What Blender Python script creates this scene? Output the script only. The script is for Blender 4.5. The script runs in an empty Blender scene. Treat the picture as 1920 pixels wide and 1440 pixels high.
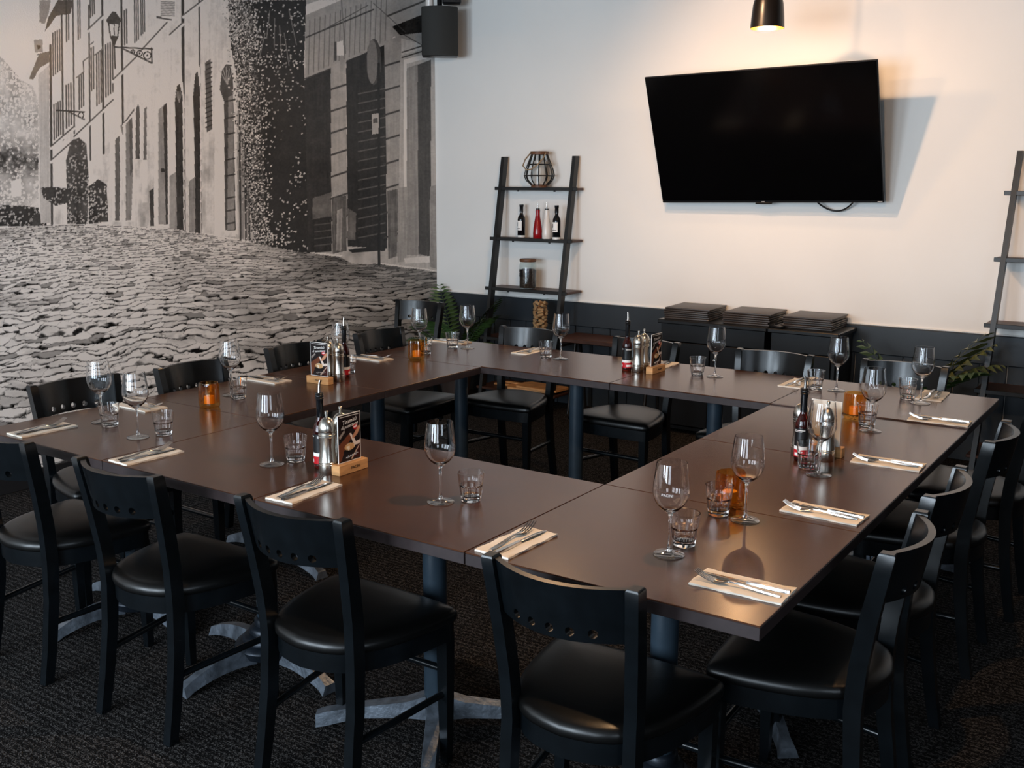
import bpy, bmesh, math, random
import numpy as np
from mathutils import Vector, Matrix
random.seed(7)
SC = bpy.context.scene
COL = SC.collection
PI = math.pi

# ------------------------------------------------------------------ camera
CAM_H = 1.65
F_PX, PITCH, ROLL, YAW = 1929.3, math.radians(11.147), math.radians(0.248), math.radians(-34.221)
_fw = np.array([math.sin(YAW) * math.cos(PITCH), math.cos(YAW) * math.cos(PITCH), -math.sin(PITCH)])
_r = np.array([math.cos(YAW), -math.sin(YAW), 0.0])
_u = np.cross(_r, _fw)
RT = math.cos(ROLL) * _r + math.sin(ROLL) * _u
UP = -math.sin(ROLL) * _r + math.cos(ROLL) * _u
cam_d = bpy.data.cameras.new('camera')
cam = bpy.data.objects.new('camera', cam_d)
COL.objects.link(cam)
cam_d.sensor_width = 36.0
cam_d.lens = F_PX / 1920 * 36.0
cam_d.clip_start = 0.05
m = Matrix.Identity(4)
for i in range(3):
    m[i][0], m[i][1], m[i][2] = RT[i], UP[i], -_fw[i]
m[2][3] = CAM_H
cam.matrix_world = m
SC.camera = cam

# ------------------------------------------------------------------ world, daylight, exposure
SC.view_settings.view_transform = 'Standard'
SC.view_settings.look = 'None'
SC.view_settings.gamma = 1.0
SC.view_settings.use_curve_mapping = False
SC.view_settings.exposure = 0.38
SC.cycles.use_denoising = True
SC.cycles.max_bounces = 10
SC.cycles.transmission_bounces = 10
SC.cycles.transparent_max_bounces = 12
SC.cycles.caustics_reflective = False
SC.cycles.caustics_refractive = False
SC.cycles.sample_clamp_indirect = 6.0
world = bpy.data.worlds.new('world')
SC.world = world
world.use_nodes = True
world.node_tree.nodes['Background'].inputs[0].default_value = (0.62, 0.76, 1.0, 1)
world.node_tree.nodes['Background'].inputs[1].default_value = 1.0

X_MURAL, Y_BACK, X_RIGHT, Y_FRONT, Z_CEIL = -5.2, 6.557, 3.2, -2.8, 3.35
# window openings in the front wall behind the camera: (x0, x1, z0, z1)
WINDOWS = [(-4.7, -3.3, 0.55, 2.75), (-2.7, -1.3, 0.55, 2.75), (-0.7, 0.7, 0.55, 2.75)]
for k, (x0, x1, z0, z1) in enumerate(WINDOWS):
    ld = bpy.data.lights.new('window_daylight', 'AREA')
    ld.shape = 'RECTANGLE'
    ld.size, ld.size_y = x1 - x0, z1 - z0
    ld.energy = (180.0, 170.0, 50.0)[k]
    ld.color = (0.75, 0.88, 1.0)
    lo = bpy.data.objects.new('window_daylight', ld)
    lo.location = ((x0 + x1) / 2, Y_FRONT - 0.02, (z0 + z1) / 2)
    lo.rotation_euler = (PI / 2, 0, 0)     # shines along +Y
    COL.objects.link(lo)

# unseen window added in the right wall to brighten the mural
ADDED_WIN = (-2.3, -0.3, 0.9, 2.75)          # y0, y1, z0, z1
ld = bpy.data.lights.new('window_daylight', 'AREA')  # fill light of the added window, aimed across at the mural
ld.shape = 'RECTANGLE'; ld.size, ld.size_y = ADDED_WIN[1] - ADDED_WIN[0], ADDED_WIN[3] - ADDED_WIN[2]
ld.energy = 42.0; ld.color = (0.75, 0.88, 1.0)
lo = bpy.data.objects.new('window_daylight', ld)
lo.location = (X_RIGHT + 0.02, (ADDED_WIN[0] + ADDED_WIN[1]) / 2, (ADDED_WIN[2] + ADDED_WIN[3]) / 2)
lo.rotation_euler = (PI / 2, 0, PI / 2)  # shines along -X
COL.objects.link(lo)

# ------------------------------------------------------------------ helpers
def lin(c):
    c = c / 255.0
    return c / 12.92 if c <= 0.04045 else ((c + 0.055) / 1.055) ** 2.4

def rgb(r, g, b):
    return (lin(r), lin(g), lin(b))

MATS = {}
def mat(name, col=(0.5, 0.5, 0.5), rough=0.5, metal=0.0, spec=0.5, trans=0.0, ior=1.45, noise=None, bump=None, emit=None, coat=0.0):
    """procedural principled material; noise = (scale, amount, detail[, stretch]); bump = (scale, strength, dist[, stretch])"""
    if name in MATS:
        return MATS[name]
    M = bpy.data.materials.new(name)
    M.use_nodes = True
    nt = M.node_tree
    b = nt.nodes['Principled BSDF']
    b.inputs['Base Color'].default_value = (*col, 1)
    b.inputs['Roughness'].default_value = rough
    b.inputs['Metallic'].default_value = metal
    b.inputs['Specular IOR Level'].default_value = spec
    b.inputs['Transmission Weight'].default_value = trans
    b.inputs['IOR'].default_value = ior
    b.inputs['Coat Weight'].default_value = coat
    if emit:
        b.inputs['Emission Color'].default_value = (*emit[0], 1)
        b.inputs['Emission Strength'].default_value = emit[1]
    def texco(stretch):
        tc = nt.nodes.new('ShaderNodeTexCoord')
        mp = nt.nodes.new('ShaderNodeMapping')
        nt.links.new(tc.outputs['Object'], mp.inputs[0])
        mp.inputs['Scale'].default_value = stretch
        return mp.outputs[0]
    if noise:
        st = noise[3] if len(noise) > 3 else (1, 1, 1)
        n = nt.nodes.new('ShaderNodeTexNoise')
        nt.links.new(texco(st), n.inputs['Vector'])
        n.inputs['Scale'].default_value = noise[0]
        n.inputs['Detail'].default_value = noise[2]
        cr = nt.nodes.new('ShaderNodeMapRange')
        cr.inputs['From Min'].default_value = 0.3
        cr.inputs['From Max'].default_value = 0.7
        cr.inputs['To Min'].default_value = 1 - noise[1]
        cr.inputs['To Max'].default_value = 1 + noise[1]
        nt.links.new(n.outputs['Fac'], cr.inputs['Value'])
        mx = nt.nodes.new('ShaderNodeVectorMath')
        mx.operation = 'SCALE'
        mx.inputs[0].default_value = col
        nt.links.new(cr.outputs[0], mx.inputs['Scale'])
        nt.links.new(mx.outputs[0], b.inputs['Base Color'])
    if bump:
        st = bump[3] if len(bump) > 3 else (1, 1, 1)
        n = nt.nodes.new('ShaderNodeTexNoise')
        nt.links.new(texco(st), n.inputs['Vector'])
        n.inputs['Scale'].default_value = bump[0]
        n.inputs['Detail'].default_value = 3
        bp = nt.nodes.new('ShaderNodeBump')
        bp.inputs['Strength'].default_value = bump[1]
        bp.inputs['Distance'].default_value = bump[2]
        nt.links.new(n.outputs['Fac'], bp.inputs['Height'])
        nt.links.new(bp.outputs[0], b.inputs['Normal'])
    MATS[name] = M
    return M

def attr_mat(name, rough=0.5, bump=None, spec=0.5):
    M = mat(name, (1, 1, 1), rough, bump=bump, spec=spec)
    nt = M.node_tree
    a = nt.nodes.new('ShaderNodeAttribute')
    a.attribute_name = 'print'
    nt.links.new(a.outputs['Color'], nt.nodes['Principled BSDF'].inputs['Base Color'])
    return M

def tag(o, label=None, cat=None, group=None, kind=None):
    if label: o['label'] = label
    if cat: o['category'] = cat
    if group: o['group'] = group
    if kind: o['kind'] = kind
    return o

def link(name, me, material, parent=None):
    o = bpy.data.objects.new(name, me)
    COL.objects.link(o)
    if material is not None and not me.materials:
        me.materials.append(material)
    if parent is not None:
        o.parent = parent
    return o

def finish(bm, name, material, parent=None, smooth=35):
    bmesh.ops.recalc_face_normals(bm, faces=bm.faces)
    me = bpy.data.meshes.new(name)
    bm.to_mesh(me)
    bm.free()
    if smooth:
        for p in me.polygons:
            p.use_smooth = True
        me.set_sharp_from_angle(angle=math.radians(smooth))
    return link(name, me, material, parent)

def empty(name, loc=(0, 0, 0), rz=0):
    o = bpy.data.objects.new(name, None)
    COL.objects.link(o)
    o.empty_display_size = 0.05
    o.location = loc
    o.rotation_euler = (0, 0, rz)
    return o

def copy_tree(o, parent=None):
    c = o.copy()
    COL.objects.link(c)
    if parent is not None:
        c.parent = parent
    for ch in list(o.children):
        copy_tree(ch, c)
    return c

def box(bm, x0, x1, y0, y1, z0, z1, bev=0.0, M=None, seg=1):
    r = bmesh.ops.create_cube(bm, size=1)
    vs = r['verts']
    bmesh.ops.transform(bm, verts=vs, matrix=Matrix.Translation(((x0 + x1) / 2, (y0 + y1) / 2, (z0 + z1) / 2)) @ Matrix.Diagonal((x1 - x0, y1 - y0, z1 - z0, 1)))
    if bev > 0:
        es = list({e for v in vs for e in v.link_edges})
        rb = bmesh.ops.bevel(bm, geom=es, offset=bev, segments=seg, affect='EDGES', profile=0.5)
        vs = list({v for f in rb['faces'] for v in f.verts} | {v for v in vs if v.is_valid})
    if M is not None:
        bmesh.ops.transform(bm, verts=vs, matrix=M)
    return vs

def lathe(bm, prof, n=32, off=(0, 0, 0), close=False, flute=None):
    """profile [(r,z)...]; r=0 ends become poles. flute = (count, depth, z0, z1)"""
    rings = []
    for r, z in prof:
        if r < 1e-6:
            rings.append([bm.verts.new((off[0], off[1], off[2] + z))])
        else:
            ring = []
            for k in range(n):
                a = 2 * PI * k / n
                rr = r
                if flute and flute[2] <= z <= flute[3]:
                    rr = r * (1 - flute[1] * abs(math.sin(a * flute[0] / 2)) ** 0.7)
                ring.append(bm.verts.new((off[0] + rr * math.cos(a), off[1] + rr * math.sin(a), off[2] + z)))
            rings.append(ring)
    pairs = list(zip(rings, rings[1:]))
    if close:
        pairs.append((rings[-1], rings[0]))
    for A, B in pairs:
        if len(A) == 1 and len(B) == 1:
            continue
        for k in range(n):
            k2 = (k + 1) % n
            if len(A) == 1:
                bm.faces.new((A[0], B[k], B[k2]))
            elif len(B) == 1:
                bm.faces.new((A[k], A[k2], B[0]))
            else:
                bm.faces.new((A[k], A[k2], B[k2], B[k]))

def tube(bm, pts, r, n=8, cap=True, flat=None):
    """tube through points; r float or list; flat=(sx,sy) scales the section"""
    pts = [Vector(p) for p in pts]
    rs = r if isinstance(r, (list, tuple)) else [r] * len(pts)
    rings = []
    prev = None
    for i, p in enumerate(pts):
        t = (pts[min(i + 1, len(pts) - 1)] - pts[max(i - 1, 0)]).normalized()
        ref = Vector((0, 0, 1)) if abs(t.z) < 0.95 else Vector((0, 1, 0))
        a = t.cross(ref).normalized()
        b = a.cross(t).normalized()
        if prev is not None and a.dot(prev) < 0:
            a, b = -a, -b
        prev = a
        sx, sy = flat if flat else (1, 1)
        rings.append([bm.verts.new(p + (a * math.cos(2 * PI * k / n + PI / n) * sx + b * math.sin(2 * PI * k / n + PI / n) * sy) * rs[i]) for k in range(n)])
    for A, B in zip(rings, rings[1:]):
        for k in range(n):
            bm.faces.new((A[k], A[(k + 1) % n], B[(k + 1) % n], B[k]))
    if cap:
        bm.faces.new(rings[0][::-1])
        bm.faces.new(rings[-1])

def sweep_rect(bm, stations):
    """stations: list of 4-corner loops (lists of 4 points)"""
    rings = [[bm.verts.new(p) for p in st] for st in stations]
    n = len(rings[0])
    for A, B in zip(rings, rings[1:]):
        for k in range(n):
            bm.faces.new((A[k], A[(k + 1) % n], B[(k + 1) % n], B[k]))
    bm.faces.new(rings[0][::-1])
    bm.faces.new(rings[-1])

def slab(bm, outline, z0, z1, inset=0.0):
    lo = [bm.verts.new((x, y, z0)) for x, y in outline]
    hi = [bm.verts.new((x, y, z1)) for x, y in outline]
    n = len(outline)
    bm.faces.new(lo[::-1])
    bm.faces.new(hi)
    for k in range(n):
        bm.faces.new((lo[k], lo[(k + 1) % n], hi[(k + 1) % n], hi[k]))

def text_bm(body, size, depth=0.0, shear=0.0, align='CENTER'):
    cu = bpy.data.curves.new('lettering_curve', 'FONT')
    cu.body = body
    cu.size = size
    cu.shear = shear
    cu.align_x = align
    cu.align_y = 'CENTER'
    cu.extrude = depth
    cu.resolution_u = 3
    o = bpy.data.objects.new('lettering_tmp', cu)
    COL.objects.link(o)
    dg = bpy.context.evaluated_depsgraph_get()
    me = bpy.data.meshes.new_from_object(o.evaluated_get(dg))
    bm = bmesh.new()
    bm.from_mesh(me)
    bpy.data.objects.remove(o)
    bpy.data.curves.remove(cu)
    bpy.data.meshes.remove(me)
    return bm

# ------------------------------------------------------------------ materials
mat('wall_paint', rgb(232, 230, 226), 0.7, noise=(1.2, 0.03, 4))
mat('dado_paint', rgb(38, 44, 50), 0.38, noise=(3, 0.12, 3))
mat('ceiling_paint', rgb(120, 118, 115), 0.8)
mat('side_wall', rgb(70, 66, 62), 0.7)
mat('skirting', rgb(26, 27, 30), 0.5)
mat('table_laminate', rgb(72, 42, 25), 0.22, spec=0.65, noise=(9, 0.16, 6, (1, 3.2, 1)), bump=(420, 0.05, 0.001))
mat('table_edge', rgb(48, 38, 38), 0.45, noise=(30, 0.2, 4))
mat('cast_iron', rgb(30, 36, 44), 0.38, metal=0.5, noise=(30, 0.25, 4), bump=(60, 0.25, 0.004))
mat('worn_iron', rgb(120, 128, 138), 0.36, metal=0.7, noise=(25, 0.4, 4), bump=(50, 0.4, 0.006))
mat('black_wood', rgb(9, 13, 16), 0.24, noise=(18, 0.25, 4), bump=(40, 0.06, 0.002))
mat('black_leather', rgb(7, 7, 7), 0.34, bump=(260, 0.12, 0.001))
mat('glass', (1, 1, 1), 0.0, trans=1.0, ior=1.45)
def thin_glass(name, tint, rough=0.02, base=0.045, edge=0.55, power=4.0):
    M = bpy.data.materials.new(name); M.use_nodes = True
    nt = M.node_tree; nt.nodes.remove(nt.nodes['Principled BSDF'])
    tr = nt.nodes.new('ShaderNodeBsdfTransparent'); tr.inputs[0].default_value = (*tint, 1)
    gl = nt.nodes.new('ShaderNodeBsdfGlossy'); gl.inputs['Roughness'].default_value = rough
    lw = nt.nodes.new('ShaderNodeLayerWeight')
    pw = nt.nodes.new('ShaderNodeMath'); pw.operation = 'POWER'; pw.inputs[1].default_value = power
    ma = nt.nodes.new('ShaderNodeMath'); ma.operation = 'MULTIPLY_ADD'; ma.inputs[1].default_value = edge; ma.inputs[2].default_value = base
    mx = nt.nodes.new('ShaderNodeMixShader')
    nt.links.new(lw.outputs['Facing'], pw.inputs[0]); nt.links.new(pw.outputs[0], ma.inputs[0]); nt.links.new(ma.outputs[0], mx.inputs[0])
    nt.links.new(tr.outputs[0], mx.inputs[1]); nt.links.new(gl.outputs[0], mx.inputs[2])
    nt.links.new(mx.outputs[0], nt.nodes['Material Output'].inputs[0])
    MATS[name] = M
thin_glass('thin_glass', (0.94, 0.965, 0.96))
thin_glass('stem_glass', (0.97, 0.98, 0.98), 0.06, 0.10, 0.8, 2.6)
thin_glass('thin_amber', (0.98, 0.73, 0.36), 0.05)
mat('frosted_glass', rgb(236, 236, 232), 0.35, trans=0.35)
mat('column_paint', rgb(40, 52, 62), 0.34, noise=(20, 0.15, 3))
mat('etched_white', rgb(205, 205, 205), 0.6)
mat('amber_glass', rgb(255, 190, 95), 0.03, trans=1.0, ior=1.45)
mat('wax', rgb(240, 200, 120), 0.5)
mat('steel', (0.60, 0.56, 0.50), 0.24, metal=1.0, bump=(8, 0.05, 0.001, (1, 1, 40)))
mat('cutlery_steel', (0.66, 0.63, 0.6), 0.16, metal=1.0)
mat('linen', rgb(240, 228, 212), 0.85, bump=(300, 0.2, 0.001))
mat('pale_wood', rgb(206, 152, 98), 0.55, noise=(14, 0.22, 5, (1, 1, 6)))
mat('print_black', rgb(30, 22, 18), 0.6)
mat('print_white', rgb(245, 240, 235), 0.5)
mat('print_red', rgb(196, 24, 34), 0.4)
mat('print_clear', rgb(235, 232, 228), 0.15)
mat('dark_bottle', rgb(14, 15, 18), 0.08)
mat('oil_glass', rgb(110, 34, 28), 0.02, trans=0.9, ior=1.45)
mat('black_plastic', rgb(16, 16, 18), 0.35)
mat('screen', rgb(4, 4, 5), 0.12)
mat('speaker_grille', rgb(44, 44, 42), 0.75, bump=(500, 0.4, 0.002))
mat('brass', (0.83, 0.56, 0.2), 0.28, metal=1.0)
mat('lamp_black', rgb(20, 15, 12), 0.3)
mat('shelf_black', rgb(24, 23, 22), 0.42)
mat('shelf_wood', rgb(66, 40, 28), 0.45, noise=(10, 0.3, 5, (1, 8, 1)))
mat('cabinet_black', rgb(15, 16, 18), 0.33)
mat('menu_cover', rgb(54, 46, 42), 0.42, bump=(300, 0.15, 0.001))
mat('cork', rgb(196, 150, 106), 0.8, noise=(120, 0.25, 3))
mat('coffee', rgb(52, 34, 24), 0.5, noise=(90, 0.5, 3), bump=(110, 0.9, 0.02))
mat('red_ceramic', rgb(140, 14, 22), 0.15)
mat('white_ceramic', rgb(225, 218, 212), 0.2)
mat('rope', rgb(150, 128, 100), 0.85)
mat('walnut', rgb(96, 62, 40), 0.5, noise=(20, 0.3, 4, (1, 5, 1)))
mat('leaf', rgb(58, 84, 42), 0.45, noise=(12, 0.35, 3))
mat('leaf_olive', rgb(96, 100, 56), 0.45, noise=(12, 0.35, 3))
mat('stem', rgb(92, 120, 60), 0.5)
mat('terracotta', rgb(60, 50, 46), 0.6)
mat('soil', rgb(40, 30, 24), 0.9)
mat('window_frame', rgb(40, 40, 42), 0.4)

def carpet_material():
    M = bpy.data.materials.new('carpet')
    M.use_nodes = True
    nt = M.node_tree
    b = nt.nodes['Principled BSDF']
    b.inputs['Roughness'].default_value = 0.95
    b.inputs['Specular IOR Level'].default_value = 0.1
    tc = nt.nodes.new('ShaderNodeTexCoord')
    mp = nt.nodes.new('ShaderNodeMapping')
    mp.inputs['Scale'].default_value = (1, 2.2, 1)
    nt.links.new(tc.outputs['Object'], mp.inputs[0])
    v = nt.nodes.new('ShaderNodeTexVoronoi')
    v.inputs['Scale'].default_value = 110
    nt.links.new(mp.outputs[0], v.inputs['Vector'])
    n = nt.nodes.new('ShaderNodeTexNoise')
    n.inputs['Scale'].default_value = 120
    n.inputs['Detail'].default_value = 4
    nt.links.new(mp.outputs[0], n.inputs['Vector'])
    w = nt.nodes.new('ShaderNodeTexWave')
    w.bands_direction = 'Y'
    w.inputs['Scale'].default_value = 13
    w.inputs['Distortion'].default_value = 9.0
    w.inputs['Detail'].default_value = 3
    w.inputs['Detail Scale'].default_value = 9
    nt.links.new(tc.outputs['Object'], w.inputs['Vector'])
    a1 = nt.nodes.new('ShaderNodeMath'); a1.operation = 'MULTIPLY'
    nt.links.new(n.outputs['Fac'], a1.inputs[0]); nt.links.new(w.outputs['Fac'], a1.inputs[1])
    a2 = nt.nodes.new('ShaderNodeMath'); a2.operation = 'SUBTRACT'
    nt.links.new(a1.outputs[0], a2.inputs[0])
    vd = nt.nodes.new('ShaderNodeMath'); vd.operation = 'MULTIPLY'; vd.inputs[1].default_value = 0.45
    nt.links.new(v.outputs['Distance'], vd.inputs[0]); nt.links.new(vd.outputs[0], a2.inputs[1])
    cr = nt.nodes.new('ShaderNodeValToRGB')
    cr.color_ramp.elements[0].position = 0.02
    cr.color_ramp.elements[0].color = (*rgb(12, 10, 10), 1)
    cr.color_ramp.elements[1].position = 0.42
    cr.color_ramp.elements[1].color = (*rgb(98, 94, 92), 1)
    nt.links.new(a2.outputs[0], cr.inputs[0])
    nt.links.new(cr.outputs[0], b.inputs['Base Color'])
    bp = nt.nodes.new('ShaderNodeBump')
    bp.inputs['Strength'].default_value = 0.9
    bp.inputs['Distance'].default_value = 0.012
    nt.links.new(a2.outputs[0], bp.inputs['Height'])
    nt.links.new(bp.outputs[0], b.inputs['Normal'])
    MATS['carpet'] = M
carpet_material()

# ------------------------------------------------------------------ room shell
def struct(name, bm, m_, parent=None, smooth=0):
    o = finish(bm, name, MATS[m_], parent, smooth)
    if parent is None:
        o['kind'] = 'structure'
    return o

bm = bmesh.new(); box(bm, X_MURAL - 0.1, X_RIGHT + 0.1, Y_FRONT - 0.1, Y_BACK + 0.1, -0.1, 0); struct('floor', bm, 'carpet')
bm = bmesh.new(); box(bm, X_MURAL - 0.1, X_RIGHT + 0.1, Y_FRONT - 0.1, Y_BACK + 0.1, Z_CEIL, Z_CEIL + 0.1); struct('ceiling', bm, 'ceiling_paint')
bm = bmesh.new(); box(bm, X_MURAL - 0.1, X_MURAL - 0.004, Y_FRONT, Y_BACK, 0, Z_CEIL); wl = struct('wall_left', bm, 'wall_paint')
bm = bmesh.new(); box(bm, X_MURAL - 0.1, X_RIGHT + 0.1, Y_BACK, Y_BACK + 0.1, 0, Z_CEIL); wb = struct('wall_back', bm, 'wall_paint')
bm = bmesh.new()
box(bm, X_RIGHT, X_RIGHT + 0.1, Y_FRONT, ADDED_WIN[0], 0, Z_CEIL); box(bm, X_RIGHT, X_RIGHT + 0.1, ADDED_WIN[1], Y_BACK, 0, Z_CEIL)
box(bm, X_RIGHT, X_RIGHT + 0.1, ADDED_WIN[0], ADDED_WIN[1], 0, ADDED_WIN[2]); box(bm, X_RIGHT, X_RIGHT + 0.1, ADDED_WIN[0], ADDED_WIN[1], ADDED_WIN[3], Z_CEIL)
struct('wall_right', bm, 'side_wall')
w_ = empty('window_4', (X_RIGHT, (ADDED_WIN[0] + ADDED_WIN[1]) / 2, ADDED_WIN[2])); w_['kind'] = 'structure'  # added opening that goes with the mural fill light
bm = bmesh.new()
for a, b_, c_, d_ in ((-1, -.95, 0, 1.85), (.95, 1, 0, 1.85), (-1, 1, 0, .05), (-1, 1, 1.8, 1.85), (-.02, .02, 0, 1.85)):
    box(bm, -0.04, 0.01, a, b_, c_, d_)
finish(bm, 'window_frame', MATS['window_frame'], w_, 0)
# front wall with real openings
bm = bmesh.new()
edges_x = [X_MURAL - 0.1] + [v for w_ in WINDOWS for v in w_[:2]] + [X_RIGHT + 0.1]
for a in range(0, len(edges_x), 2):
    box(bm, edges_x[a], edges_x[a + 1], Y_FRONT - 0.1, Y_FRONT, 0, Z_CEIL)
for x0, x1, z0, z1 in WINDOWS:
    box(bm, x0, x1, Y_FRONT - 0.1, Y_FRONT, 0, z0)
    box(bm, x0, x1, Y_FRONT - 0.1, Y_FRONT, z1, Z_CEIL)
struct('wall_front', bm, 'side_wall')
for k, (x0, x1, z0, z1) in enumerate(WINDOWS):
    w_ = empty('window_%d' % (k + 1), ((x0 + x1) / 2, Y_FRONT, z0)); w_['kind'] = 'structure'
    bm = bmesh.new()
    W2, H2 = (x1 - x0) / 2, z1 - z0
    for a, b_, c_, d_ in ((-W2, -W2 + .05, 0, H2), (W2 - .05, W2, 0, H2), (-W2, W2, 0, .05), (-W2, W2, H2 - .05, H2), (-.02, .02, 0, H2), (-W2, W2, H2 * .68, H2 * .68 + .04)):
        box(bm, a, b_, -0.01, 0.04, c_, d_)
    finish(bm, 'window_frame', MATS['window_frame'], w_, 0)
# skirting on the mural wall
bm = bmesh.new(); box(bm, X_MURAL, X_MURAL + 0.015, Y_FRONT, Y_BACK, 0, 0.1, 0.004); struct('baseboard_left', bm, 'skirting')
# dado on the back wall: top rail plus tongue and groove boards, white capping line above
DADO = 0.775
dado = empty('trim_1', (0, Y_BACK, 0)); dado['kind'] = 'structure'
bm = bmesh.new(); box(bm, X_MURAL, X_RIGHT, -0.035, 0, 0.60, DADO, 0.004); finish(bm, 'dado_rail', MATS['dado_paint'], dado)
bm = bmesh.new(); box(bm, X_MURAL, X_RIGHT, -0.012, 0, DADO, DADO + 0.008, 0.002); finish(bm, 'capping_bead', MATS['wall_paint'], dado)
BW = 0.147
bm = bmesh.new(); box(bm, 0.003, BW - 0.003, -0.022, 0, 0.0, 0.60, 0.003)
board0 = finish(bm, 'board', MATS['dado_paint'], dado)
nb = int((X_RIGHT - X_MURAL) / BW)
for k in range(nb):
    o = board0 if k == 0 else board0.copy()
    if k:
        COL.objects.link(o); o.parent = dado
    o.location = (X_MURAL + k * BW, 0, 0)

# ------------------------------------------------------------------ mural (flat photographic print on the left wall)
def hash2(ix, iy, seed):
    h = (ix.astype(np.int64) * 374761393 + iy.astype(np.int64) * 668265263 + seed * 1442695041) & 0xffffffff
    h = ((h ^ (h >> 13)) * 1274126177) & 0xffffffff
    h = h ^ (h >> 16)
    return (h & 0xffffff) / float(0xffffff)

def vnoise(x, y, seed=0):
    ix, iy = np.floor(x), np.floor(y)
    fx, fy = x - ix, y - iy
    fx, fy = fx * fx * (3 - 2 * fx), fy * fy * (3 - 2 * fy)
    a, b_ = hash2(ix, iy, seed), hash2(ix + 1, iy, seed)
    c_, d_ = hash2(ix, iy + 1, seed), hash2(ix + 1, iy + 1, seed)
    return (a * (1 - fx) + b_ * fx) * (1 - fy) + (c_ * (1 - fx) + d_ * fx) * fy

def fbm(x, y, seed=0, o=4):
    t, a, s = 0, 0.5, 0
    for k in range(o):
        t = t + a * vnoise(x * 2 ** k, y * 2 ** k, seed + k); s += a; a *= 0.5
    return t / s

def worley(x, y, seed=0, full=False):
    ix, iy = np.floor(x), np.floor(y)
    f1 = np.full(x.shape, 9.0); f2 = np.full(x.shape, 9.0); idv = np.zeros(x.shape); oy = np.zeros(x.shape)
    for dx in (-1, 0, 1):
        for dy in (-1, 0, 1):
            cx, cy = ix + dx, iy + dy
            px = cx + 0.15 + 0.7 * hash2(cx, cy, seed); py = cy + 0.15 + 0.7 * hash2(cx, cy, seed + 5)
            d = np.hypot(px - x, py - y)
            closer = d < f1
            f2 = np.where(closer, f1, np.minimum(f2, d))
            idv = np.where(closer, hash2(cx, cy, seed + 9), idv)
            oy = np.where(closer, y - py, oy)
            f1 = np.where(closer, d, f1)
    return (f1, f2, idv, oy) if full else (f1, f2, idv)

class Print:
    """paints grey values at given print coordinates (arrays U right, V down)"""
    def __init__(s, U, V):
        s.U, s.V = U, V
        s.g = np.full(U.shape, 180.0)
    def mask(s, pts):
        pts = np.array(pts, float)
        m_ = (s.U >= pts[:, 0].min()) & (s.U <= pts[:, 0].max()) & (s.V >= pts[:, 1].min()) & (s.V <= pts[:, 1].max())
        idx = np.nonzero(m_)[0]
        x, y = s.U[idx], s.V[idx]
        ins = np.zeros(len(idx), bool)
        n = len(pts)
        for i in range(n):
            x1, y1 = pts[i]; x2, y2 = pts[(i + 1) % n]
            if y1 == y2:
                continue
            c = ((y1 > y) != (y2 > y)) & (x < (x2 - x1) * (y - y1) / (y2 - y1) + x1)
            ins ^= c
        return idx[ins]
    def poly(s, pts, v, grain=10, streak=0, seed=1):
        i = s.mask(pts)
        if len(i) == 0:
            return i
        u, w = s.U[i], s.V[i]
        val = np.full(len(i), float(v))
        if grain:
            val += grain * 2 * (fbm(u / 14, w / 14, seed) - 0.5)
        if streak:
            val += streak * 2 * (fbm(u / 3.0, w / 60, seed + 3) - 0.5)
        s.g[i] = val
        return i
    def line(s, a, b_, w, v):
        a, b_ = np.array(a, float), np.array(b_, float)
        lo_, hi = np.minimum(a, b_) - w, np.maximum(a, b_) + w
        i = np.nonzero((s.U > lo_[0]) & (s.U < hi[0]) & (s.V > lo_[1]) & (s.V < hi[1]))[0]
        d = b_ - a; L2 = (d * d).sum()
        x, y = s.U[i] - a[0], s.V[i] - a[1]
        t = np.clip((x * d[0] + y * d[1]) / L2, 0, 1)
        dist = np.hypot(x - t * d[0], y - t * d[1])
        al = np.clip(w / 2 + 0.7 - dist, 0, 1)
        s.g[i] = s.g[i] * (1 - al) + v * al
    def ell(s, cx, cy, rx, ry, v, ring=0):
        d = ((s.U - cx) / rx) ** 2 + ((s.V - cy) / ry) ** 2
        m_ = d < 1
        if ring:
            m_ &= (((s.U - cx) / (rx - ring)) ** 2 + ((s.V - cy) / (ry - ring)) ** 2) > 1
        s.g[m_] = v
    def specks(s, pts, lo_, hi, dens, size=3.4, seed=5):
        i = s.mask(pts)
        if len(i) == 0:
            return
        u, w = s.U[i], s.V[i]
        f1, f2, idv = worley(u / size, w / size, seed)
        dd = dens(u, w) if callable(dens) else dens
        on = (idv < dd) & (f1 < 0.5)
        s.g[i[on]] = lo_ + (hi - lo_) * hash2(np.floor(u[on] / size), np.floor(w[on] / size), seed + 1)
    def leaves(s, pts, dark, light, dens, size=4.0, seed=3, soft=None):
        i = s.mask(pts)
        if len(i) == 0:
            return
        u, w = s.U[i], s.V[i]
        f1, f2, idv = worley(u / size, w / size, seed)
        big = fbm(u / 28, w / 28, seed + 2, 3)
        dd = dens(u, w) if callable(dens) else dens
        on = (idv + (big - 0.5) * 0.9) < dd
        val = np.where(on & (f1 < 0.52), light * (0.65 + 0.5 * hash2(np.floor(u / 2), np.floor(w / 2), seed)), dark * (0.6 + 0.8 * big))
        s.g[i] = val

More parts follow.
